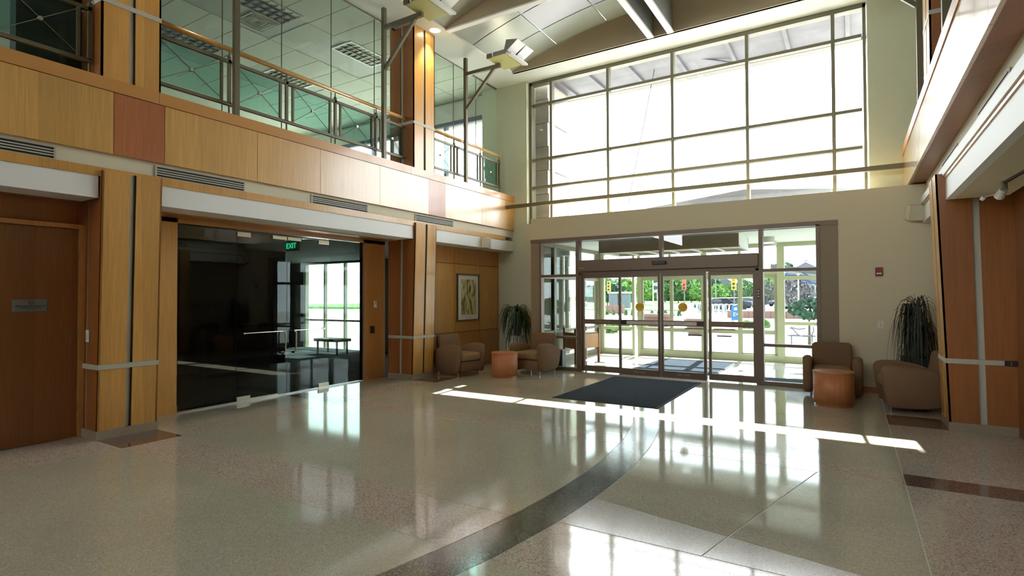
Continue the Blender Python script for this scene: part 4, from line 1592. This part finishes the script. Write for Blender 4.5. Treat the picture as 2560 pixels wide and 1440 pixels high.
def plant(x, y, pot, leafmat, label, zt, n, rad, droop, h, seed, wmin=.010, wmax=.017, palm=False):
    rnd = random.Random(seed)
    t = thing('potted_plant', label, 'plant', (x, y, 0))
    w0, w1 = .14, .18
    pm = MB()
    v = []
    for z, w in ((0, w0), (zt - .03, w1), (zt - .03, w1 + .012), (zt, w1 + .012), (zt, w1 - .02), (zt - .05, w1 - .02)):
        v += [(x - w, y - w, z), (x + w, y - w, z), (x + w, y + w, z), (x - w, y + w, z)]
    f = [(3, 2, 1, 0)]
    for r in range(5):
        for i in range(4):
            f.append((r * 4 + i, r * 4 + (i + 1) % 4, (r + 1) * 4 + (i + 1) % 4, (r + 1) * 4 + i))
    pm.add(v, f)
    pm.build('pot', pot, t)
    B('soil', 'soil', t, x - w1 + .02, x + w1 - .02, y - w1 + .02, y + w1 - .02, zt - .08, zt - .05)
    stem = MB()
    crowns = []
    for k in range(4):
        a = k * 1.7
        ox, oy = .07 * math.cos(a), .07 * math.sin(a)
        hh = h * (.45 + .5 * (k / 3)) if not palm else h * (.50, .68, .84, 1.0)[k]
        stem.cyl((x + ox * .5, y + oy * .5, zt - .08), (x + ox, y + oy, zt + hh), .014, 7, .01)
        crowns.append((x + ox, y + oy, zt + hh))
    stem.build('stem', 'bark', t)
    for k in range(n):
        cx_, cy_, cz_ = crowns[rnd.randrange(len(crowns))] if rnd.random() < .85 else (x, y, zt + .1)
        a = rnd.uniform(0, 2 * math.pi)
        R = rad * (rnd.uniform(.55, 1.0) if not palm else rnd.uniform(.25, 1.0))
        up = rnd.uniform(.08, .20) if not palm else rnd.uniform(.06, .26)
        dn = droop * rnd.uniform(.4, 1.0)
        wd = rnd.uniform(wmin, wmax)
        m = MB()
        pts = []
        N_ = 7
        for i in range(N_ + 1):
            u = i / N_
            r = R * math.sin(u * math.pi / 2) ** .85
            z = cz_ + up * math.sin(min(1.0, u * 1.35) * math.pi) - dn * u ** 2.3
            pts.append(Vector((cx_ + r * math.cos(a), cy_ + r * math.sin(a), max(z, .12))))
        side = Vector((-math.sin(a), math.cos(a), 0))
        v = []
        for i, p in enumerate(pts):
            ww = wd * math.sin(math.pi * (.12 + .86 * i / N_)) + .001
            v += [p - side * ww, p + Vector((0, 0, -.004)), p + side * ww, p + Vector((0, 0, .003))]
        f = []
        for i in range(N_):
            for j in range(4):
                f.append((i * 4 + j, i * 4 + (j + 1) % 4, (i + 1) * 4 + (j + 1) % 4, (i + 1) * 4 + j))
        m.add(v, f)
        m.build('leaf', leafmat, t)
    return t


plant(-6.70, 11.02, 'pot_white', 'leaf', 'leafy green plant in a tall white pot in the corner left of the entrance', .70, 150, .42, .58, .62, 3)
plant(.82, 10.30, 'pot_black', 'leaf_dark', 'dark plant with thin arching leaves in a black pot at the right, behind the armchair', .66, 210, .33, .95, .74, 9, .004, .007, True)

# framed picture
ar = thing('framed_picture', 'tall framed abstract print in yellow greens on the wood wall at left', 'picture', (-7.64, 10.37, 1.6))
f = MB()
ya, yb, za, zc = 9.94, 10.80, 1.05, 2.14
f.box(-7.645, -7.61, ya, ya + .03, za, zc)
f.box(-7.645, -7.61, yb - .03, yb, za, zc)
f.box(-7.645, -7.61, ya + .03, yb - .03, za, za + .03)
f.box(-7.645, -7.61, ya + .03, yb - .03, zc - .03, zc)
f.build('frame', 'bronze', ar)
B('mount', 'beam_white', ar, -7.645, -7.63, ya + .03, yb - .03, za + .03, zc - .03)
pr = B('print', 'art_print', ar, -7.63, -7.627, ya + .16, yb - .12, za + .14, zc - .13)
MB().prism([(10.40, 1.72), (10.44, 1.70), (10.48, 1.80), (10.46, 1.90), (10.41, 1.82)], 0, -7.627, -7.625).build('painted_bloom', 'planter_pink', ar)

# ================================================================== EXTERIOR
# concrete plaza, lawn, street
gr = sroot('ground_outside')
B('plaza', 'concrete', gr, -60, 40, 15.2, 62, -.3, -.05)
B('plaza', 'concrete', gr, -60, -6.6, 11.95, 15.2, -.3, -.05)
B('plaza', 'concrete', gr, .2, 40, 11.95, 15.2, -.3, -.05)
B('lawn', 'grass', gr, -110, -16, 62, 190, -.3, .05)
B('parking_lot', 'asphalt', gr, -16, 60, 62, 190, -.3, .0)
B('lawn_bank', 'grass', gr, -120, 80, 190, 260, -.3, 1.5)
# eave above the window
ev = sroot('eave')
B('eave_panel', 'eave_metal', ev, -12, 5, 12.15, 13.55, 7.02, 7.10)
B('eave_edge', 'eave_trim', ev, -12, 5, 13.55, 13.80, 6.95, 7.35)
for x in (-6.2, -5.4, -4.4, -3.3, -2.2, -1.1, 0.0):
    B('eave_joist', 'eave_metal', ev, x - .04, x + .04, 12.15, 13.55, 6.96, 7.02)
MB().cyl((-3.95, 12.9, 7.02), (-4.62, 12.9, 3.9), .010, 6).build('stay_cable', 'pole_grey', ev)
MB().bar((-2.95, 12.8, 7.05), (-2.25, 13.3, 6.95), .03).build('strut', 'stone_blue', ev)
# stone wing wall left of the window
wg = sroot('wall_wing')
for k in range(12):
    B('stone_block', 'stone_tan', wg, -7.4, -6.42 - (.03 if k % 2 else 0), 12.15, 13.3, k * .60, k * .60 + .585)
B('wall_core', 'stone_tan', wg, -7.4, -6.47, 12.2, 13.25, 0, 7.0)

# left outside pillar + kiosk seen through the side window
pz = thing('clad_pillar', 'pale green square pillar outside the left side of the vestibule', 'pillar', (-7.6, 15.7, -.05))
B('shaft', 'frame_vest', pz, -7.85, -7.45, 15.5, 15.9, .3, 3.6)
B('base', 'stone_tan', pz, -7.95, -7.35, 15.4, 16.0, -.05, .3)
pz = thing('clad_pillar', 'wide blue-grey pillar outside behind the leftmost pane of the entrance', 'pillar', (-7.8, 14.2, -.05))
B('shaft', 'stone_blue', pz, -8.3, -7.55, 13.9, 14.5, 1.2, 3.6)
B('base', 'stone_blue', pz, -8.4, -7.45, 13.8, 14.6, -.05, 1.2)


def tree(x, y, h, w, mat, label, n=260, trunk=.25, group='trees beyond the plaza', z0=0, ls=.45, shape=1.0):
    rnd = random.Random(int(x * 13 + y * 7))
    t = thing('tree', label, 'tree', (x, y, z0), group)
    th = h * trunk
    m = MB()
    m.cyl((x, y, z0 - .1), (x, y, z0 + h * .7), .035 * h * .5 + .03, 8, .02)
    for k in range(5):
        a = rnd.uniform(0, 6.28)
        m.cyl((x, y, z0 + th), (x + w * .3 * math.cos(a), y + w * .3 * math.sin(a), z0 + h * rnd.uniform(.55, .8)), .05, 6, .015)
    m.build('trunk', 'bark', t)
    m = MB()
    for k in range(n):
        a = rnd.uniform(0, 2 * math.pi)
        u = rnd.uniform(-1, 1)
        r = rnd.uniform(.55, 1.0) ** .5
        rr = r * math.sqrt(1 - u * u) * w / 2 * (1 if shape == 1 else (1 - (u + 1) / 2 * shape * .0 - .75 * (u + 1) / 2))
        c = Vector((x + rr * math.cos(a), y + rr * math.sin(a), z0 + th + (h - th) / 2 * (1 + u * r)))
        s = ls * rnd.uniform(.5, 1.1)
        R = Euler((rnd.uniform(0, 6.3), rnd.uniform(0, 6.3), rnd.uniform(0, 6.3))).to_matrix()
        q = [c + R @ Vector(p) * s for p in ((-1, -.3, 0), (0, -.8, .15), (1, -.2, 0), (.6, .7, .1), (-.5, .8, 0))]
        m.add(q, [(0, 1, 2, 3, 4)])
    o = m.build('foliage', mat, t)
    o['kind'] = 'stuff'
    return t


def bush(x, y, w, h, mat, label, n=120, z0=-.05, group=None, ls=.12):
    rnd = random.Random(int(x * 31 + y * 3))
    m = MB()
    for k in range(n):
        a = rnd.uniform(0, 6.28)
        u = rnd.random()
        r = rnd.uniform(.4, 1) * w / 2 * math.sqrt(1 - u * u * .8)
        c = Vector((x + r * math.cos(a), y + r * .6 * math.sin(a), z0 + h * u))
        s = ls * rnd.uniform(.6, 1.3)
        R = Euler((rnd.uniform(0, 6.3), rnd.uniform(0, 6.3), 0)).to_matrix()
        m.add([c + R @ Vector(p) * s for p in ((-1, -.4, 0), (.8, -.7, .1), (1, .6, 0), (-.6, .8, .1))], [(0, 1, 2, 3)])
    return tag(m.build('shrub', mat), label, 'shrub', group)


RT = lambda px_ratio, d: (px_ratio * d, d)
# trees by bearing ratio x/y and distance
specs = [(-.372, 120, 50, 8, 'foliage_bright', 'bright green tree seen in the left sliding leaf beside the amber signal'),
         (-.402, 90, 44, 6, 'foliage_dark', 'dark bluish tree at the left edge of the fixed left door leaf'),
         (-.330, 100, 56, 5, 'foliage_bright', 'slender young tree behind the left yellow decal'),
         (-.312, 95, 58, 4, 'foliage_bright', 'pale yellow-green tree beside the banner pole'),
         (-.290, 134, 60, 5, 'foliage', 'mid green tree between the two sliding leaves'),
         (-.266, 122, 62, 7, 'foliage', 'broad green tree at the left of the right sliding leaf'),
         (-.243, 140, 62, 9, 'foliage_bright', 'broad light green tree behind the red signals'),
         (-.229, 104, 38, 3.5, 'foliage_bright', 'low rounded light green tree in the right sliding leaf'),
         (-.213, 120, 60, 5, 'foliage_dark', 'dark conifer left of the grey gable house'),
         (-.196, 98, 32, 3.5, 'foliage_bright', 'low light green tree in front of the grey gable house'),
         (-.172, 106, 34, 4, 'foliage', 'mid green low tree right of the grey gable house'),
         (-.150, 116, 40, 3, 'foliage', 'green tree behind the signal at the right fixed leaf'),
         (-.124, 110, 58, 4, 'foliage_bright', 'vivid green tree seen in the right sidelight near its left edge'),
         (-.124, 64, 44, 2.3, 'foliage_grey', 'grey blossoming tree left in the right sidelight'),
         (-.077, 60, 46, 3.3, 'foliage_grey', 'larger grey blossoming tree in the middle of the right sidelight'),
         (-.468, 80, 24, 3.4, 'foliage_dark', 'dark green tree in the left sidelight above the silver car'),
         (-.462, 120, 95, 4, 'foliage_dark', 'faint tall tree in the upper left sidelight'),
         (-.095, 160, 86, 7, 'foliage', 'distant tree top just above the transom in the right sidelight')]
for (r, d, el, w, mt, lb) in specs:
    x, y = RT(r, d)
    tree(x, y, 1.6 + el * d * .92 / 1370, w, mt, lb, n=420, z0=0, ls=w * .075, group='trees beyond the plaza', trunk=.18)
rnd = random.Random(5)
m = MB()
for k in range(5200):
    x = rnd.uniform(-95, 10)
    y = rnd.uniform(176, 186)
    z = rnd.uniform(0, 1) ** .8 * (6.6 + 1.2 * math.sin(x * .31) + .7 * math.sin(x * .83 + 1))
    R = Euler((rnd.uniform(0, 6.3), rnd.uniform(0, 6.3), rnd.uniform(0, 6.3))).to_matrix()
    q_ = rnd.uniform(.5, 1.0)
    m.add([Vector((x, y, z)) + R @ Vector(p) * q_ for p in ((-1, -.3, 0), (0, -.8, .15), (1, -.2, 0), (.6, .7, .1), (-.5, .8, 0))], [(0, 1, 2, 3, 4)])
tag(m.build('distant_woods', 'foliage'), 'continuous belt of green trees along the horizon behind the houses', 'woods', None, 'stuff')

# houses
def house(x, y, w, d, h, rh, label, mat='siding', z0=0):
    t = thing('house', label, 'house', (x, y, z0))
    B('wall', mat, t, x - w / 2, x + w / 2, y - d / 2, y + d / 2, z0, z0 + h)
    MB().prism([(x - w / 2 - .4, z0 + h), (x + w / 2 + .4, z0 + h), (x, z0 + h + rh)], 1, y - d / 2 - .4, y + d / 2 + .4).build('roof', mat, t)
    m = MB()
    for sgn in (-1, 1):
        m.bar((x + sgn * (w / 2 + .5), y - d / 2 - .45, z0 + h), (x, y - d / 2 - .45, z0 + h + rh + .1), .12, .3)
    m.build('gable_trim', 'trim_white', t)
    MB().prism([(x - w / 2 - .7, z0 + h - .1), (x - w / 2 - .4, z0 + h - .1), (x + .05, z0 + h + rh + .2), (x + w / 2 + .4, z0 + h - .1), (x + w / 2 + .7, z0 + h - .1), (x, z0 + h + rh + .45)], 1, y - d / 2 - .3, y + d / 2 + .4).build('roof_cover', 'roofing', t)
    for k in (-1, 1):
        f = B('window', 'trim_white', t, x + k * w * .25 - .7, x + k * w * .25 + .7, y - d / 2 - .06, y - d / 2, z0 + h * .35, z0 + h * .35 + 1.6)
        B('pane', 'car_glass', f, x + k * w * .25 - .55, x + k * w * .25 + .55, y - d / 2 - .09, y - d / 2 - .06, z0 + h * .35 + .15, z0 + h * .35 + 1.45)
    return t


house(-.370 * 140, 140, 9, 9, 3.0, 2.8, 'grey-blue house roof behind the stone gate, left sliding leaf')
house(-.185 * 130, 130, 7.5, 8, 3.4, 2.8, 'grey gable house with white trim in the right fixed door leaf')
house(-.478 * 130, 130, 11, 9, 4.5, 3.0, 'pale house with dark roof in the left sidelight')
house(-.060 * 150, 150, 10, 9, 6.5, 3.0, 'grey house with triangular gable at the top of the right sidelight', z0=0)


def car(x, y, rz, mat, label, sc=1.0):
    t = thing('car', label, 'car', (0, 0, 0), 'parked cars')
    prof = [(-2.2, .30), (-2.25, .60), (-2.15, .80), (-1.35, .92), (-.75, 1.38), (.75, 1.42), (1.45, 1.0), (2.15, .90), (2.25, .60), (2.2, .30)]
    MB().prism(prof, 1, -.85, .85).build('body', mat, t, bevel=.08)
    g = MB()
    g.prism([(-1.22, .96), (-.70, 1.32), (.70, 1.35), (1.30, 1.0)], 1, -.87, .87)
    g.build('windows', 'car_glass', t)
    for wx in (-1.4, 1.4):
        for wy in (-.78, .78):
            MB().cyl((wx, wy - .1, .32), (wx, wy + .1, .32), .32, 16).build('wheel', 'tyre', t)
    t.location = (x, y, 0)
    t.rotation_euler.z = rz
    t.scale = (sc, sc, sc)
    return t


c0 = car(-.487 * 62, 62.5, .25, 'car_silver', 'silver car seen through the left sidelight')
cars = [(-.200, 62, 'car_dark', 'dark car, front one of the parked row behind the blue sign'), (-.178, 69, 'car_dark', 'second dark car in the parked row, partly behind the sign'),
        (-.160, 76, 'car_white', 'white car further back in the parked row'), (-.148, 84, 'car_blue', 'blue car at the right end of the row in the right fixed leaf'),
        (-.070, 74, 'car_white', 'white car right of the grey blossoming tree'), (-.046, 84, 'car_blue', 'blue car in the right sidelight near the frame'),
        (-.096, 92, 'car_dark', 'dark car behind the grey blossoming tree')]
for (r, d, mt, lb) in cars:
    car(r * d, d, .5 + (d % 3) * .1, mt, lb)


def pole_obj(name, r, d, h, label, cat, rad=.07, mat='pole_grey'):
    x, y = r * d, d
    t = thing(name, label, cat, (x, y, 0))
    MB().cyl((x, y, -.05), (x, y, h), rad, 10, rad * .7).build('pole', mat, t)
    return t, x, y


def signal(r, d, z, label, body, lit, h=4.0):
    t, x, y = pole_obj('traffic_signal', r, d, h, label, 'traffic signal')
    B('housing', body, t, x - .22, x + .22, y - .25, y - .05, z, z + 1.2)
    for k in range(3):
        MB().cyl((x, y - .30, z + .22 + .38 * k), (x, y - .24, z + .22 + .38 * k), .14, 14).build('lens', 'signal_red' if k == 2 and lit else 'black', t)


signal(-.398, 62, 2.2, 'yellow traffic signal at the left in the fixed left door leaf', 'signal_yellow', False)
signal(-.255, 64, 2.3, 'traffic signal with red lamps on a grey pole in the right sliding leaf', 'signal_red', True, 4.4)
signal(-.171, 58, 2.2, 'yellow-backed traffic signal in the right fixed door leaf', 'signal_yellow', True, 3.9)
t, x, y = pole_obj('banner_pole', -.312, 60, 3.6, 'white pole with dark vertical banner in the left sliding leaf', 'pole', .06, 'trim_white')
for k in range(4):
    B('banner_panel', 'black' if k % 2 else 'spine_dark', t, x + .05, x + .50, y - .03, y + .03, 2.0 + k * .38, 2.0 + k * .38 + .32)
t, x, y = pole_obj('lamp_post', -.304, 62, 3.9, 'thin pale lamp post just right of the banner pole', 'lamp post', .05, 'trim_white')
MB().bar((x - .4, y, 3.9), (x + .4, y, 3.9), .12, .08).build('lamp_head', 'pole_grey', t)
t, x, y = pole_obj('lamp_post', -.201, 66, 4.6, 'tall dark lamp post left of the grey gable house', 'lamp post', .05, 'spine_dark')
MB().bar((x - .4, y, 4.6), (x + .1, y, 4.6), .12, .08).build('lamp_head', 'spine_dark', t)
t, x, y = pole_obj('lamp_post', -.073, 50, 3.3, 'pale post before the grey blossoming tree in the right sidelight', 'lamp post', .07, 'stone_tan')
MB().cyl((x, y, 3.3), (x, y, 3.5), .12, 12).build('lamp_head', 'trim_white', t)

# stone gate piers
for r, lb in ((-.388, 'left stone gate pier on the lawn'), (-.366, 'right stone gate pier on the lawn')):
    d = 70
    x = r * d
    t = thing('gate_pier', lb, 'pier', (x, d, 0), 'stone gate piers')
    B('pier', 'stone_blue', t, x - .6, x + .6, d - .4, d + .4, 0, 2.0)
    B('capstone', 'trim_white', t, x - .75, x + .75, d - .55, d + .55, 2.0, 2.2)
# hedges, planters
k = 0
for r in [-.402 + .0125 * i for i in range(12)]:
    if -.335 < r < -.322:
        continue
    k += 1
    nm = ['leftmost', 'second', 'third', 'fourth', 'fifth', 'sixth', 'seventh', 'eighth', 'ninth', 'tenth', 'eleventh', 'twelfth'][k - 1]
    bush(r * 46, 46, .33, .42, 'foliage', nm + ' small round shrub, counted from the left, in the low hedge across the plaza', 110, group='low hedge row', ls=.06)
for (r, d, w, h, lb) in ((-.402, 23.3, .8, .45, 'leafy bush low in the fixed left door leaf'), (-.372, 25.5, .8, .4, 'second leafy bush, right of the first in the left door leaf'),
                         (-.340, 27.5, .8, .35, 'small bush low in the left sliding leaf'), (-.148, 30, .8, .3, 'small bright bush below the blue sign'),
                         (-.121, 46, 1.6, .4, 'green shrub on the low pink wall in the right sidelight'), (-.125, 31, .5, .35, 'small shrub alone on the plaza in the right sidelight')):
    bush(r * d, d, w, h, 'foliage_bright', lb, 130, ls=.12)


def planter(r, d, w, h, label):
    x = r * d
    t = thing('planter', label, 'planter', (x, d, -.05))
    MB().cyl((x, d, -.05), (x, d, h - .12), w * .36, 20, w * .46).build('bowl', 'planter_pink', t)
    MB().cyl((x, d, h - .12), (x, d, h), w * .52, 20).build('rim', 'planter_pink', t)
    MB().cyl((x, d, h), (x, d, h + .02), w * .45, 20).build('soil', 'soil', t)


planter(-.308, 30, 2.0, .62, 'wide pink planter behind the left push bar')
planter(-.232, 24, 1.1, .62, 'pink round planter behind the frame between the right leaves')
t = thing('low_wall', 'low pink block wall at the left in the fixed left leaf', 'wall', (-.392 * 50, 50, -.05))
for i in range(4):
    B('block', 'planter_pink', t, -.392 * 50 - 1.0 + i * .55, -.392 * 50 - 1.0 + i * .55 + .53, 49.8, 50.2, -.05, .75)
t = thing('low_wall', 'long low pink wall across the right sidelight', 'wall', (-.11 * 44, 44, -.05))
for i in range(14):
    B('block', 'planter_pink', t, -8.0 + i * .50, -8.0 + i * .50 + .48, 43.8, 44.2, -.05, .48)
# blue A-frame sign
sx, sy_ = -.1675 * 34, 34.0
t = thing('sandwich_sign', 'blue standing sign with white symbols on the plaza, right fixed leaf', 'sign', (sx, sy_, -.05))
MB().obox((sx, sy_ - .12, .62), (.52, .04, .85), (-.12, 0, 0)).build('sign_board', 'sign_blue', t)
MB().obox((sx, sy_ + .12, .62), (.52, .04, .85), (.12, 0, 0)).build('sign_board', 'sign_blue', t)
for a in (-.22, .22):
    for b in (-.22, .22):
        MB().bar((sx + a, sy_ + b, -.05), (sx + a, sy_ + b * .8, .25), .04).build('leg', 'sign_blue', t)
B('symbol', 'trim_white', t, sx - .10, sx + .06, sy_ - .19, sy_ - .165, .78, .92)
text('lettering', 'E=', .30, 'trim_white', t, (sx, sy_ - .18, .52), (math.pi / 2 - .12, 0, 0), .004)
# bicycle racks
for (r, d, lb) in ((-.246, 55, 'white hoop bicycle rack on the lawn edge, right sliding leaf'), (-.193, 50, 'white hoop bicycle rack before the parked cars')):
    x = r * d
    t = thing('bicycle_rack', lb, 'bicycle rack')
    t.location = (x, d, 0)
    BASE[t.name] = Vector((x, d, 0))
    for k in range(6):
        a = MB()
        xx = x - 1.1 + k * .44
        pts = [(xx, d, -.05), (xx, d, .7)] + [(xx + .2 - .2 * math.cos(u * math.pi / 5), d + .1 * u, .7 + .2 * math.sin(u * math.pi / 5)) for u in range(1, 5)] + [(xx + .4, d + .5, .7), (xx + .4, d + .5, -.05)]
        a.tube(pts, .035, 6).build('hoop', 'trim_white', t)
    MB().bar((x - 1.3, d, -.02), (x + 1.5, d, -.02), .06).build('base_rail', 'trim_white', t)
# bus shelter at right
t = thing('shelter', 'grey roofed shelter with blue struts at the upper part of the right sidelight', 'shelter', (-1.8, 27, -.05))
BASE[t.name] = Vector((-1.8, 27, -.05))
MB().prism([(-2.9, 2.75), (-.6, 2.35), (-.6, 2.55), (-2.9, 2.95)], 1, 25.5, 29).build('roof', 'shelter', t)
for p, q in (((-2.6, 25.6, 2.60), (-1.2, 25.6, 2.05)), ((-1.9, 25.6, 2.65), (-.9, 25.6, 2.10)), ((-2.6, 25.6, 2.35), (-.7, 25.6, 2.30))):
    MB().bar(p, q, .05).build('strut', 'shelter_blue', t)
for x in (-.75, .3):
    MB().bar((x, 27.5, -.05), (x, 27.5, 2.45), .1).build('post', 'shelter_blue', t)
MB().bar((-2.8, 27.3, 2.80), (.4, 27.3, 2.35), .12).build('beam', 'shelter_blue', t)
# clipped standard tree + bench
t = tree(-1.22, 21.0, 1.55, 1.25, 'foliage_dark', 'round clipped little tree on a thin trunk outside the right sidelight', n=420, trunk=.55, z0=-.05, ls=.09, group='clipped tree')
t = thing('bench', 'black metal bench with curled arms outside the right sidelight', 'bench', (-1.35, 20.2, -.05))
MB().tube([(-1.75, 20.1, .55), (-1.62, 20.1, .50), (-1.55, 20.1, .38), (-1.45, 20.1, .30), (-1.30, 20.1, .28), (-1.12, 20.1, .30), (-1.05, 20.1, .45), (-1.05, 20.1, .60)], .02).build('arm', 'pole_grey', t)
MB().tube([(-1.75, 20.5, .55), (-1.5, 20.5, .48), (-1.3, 20.5, .52)], .02).build('arm', 'pole_grey', t)
for i in range(4):
    MB().bar((-1.8, 20.1 + i * .1, .29), (-1.0, 20.1 + i * .1, .29), .03).build('slat', 'pole_grey', t)
for x in (-1.7, -1.1):
    MB().bar((x, 20.25, -.05), (x, 20.25, .29), .03).build('leg', 'pole_grey', t)
# picket fence near cars
t = thing('fence', 'dark picket fence beside the parked cars', 'fence', (-.208 * 54, 54, 0))
for i in range(9):
    x = -.208 * 54 - 1.2 + i * .3
    B('picket', 'spine_dark', t, x, x + .12, 53.95, 54.05, -.05, .85)
MB().bar((-.208 * 54 - 1.25, 54, .70), (-.208 * 54 + 1.35, 54, .70), .06).build('rail', 'spine_dark', t)
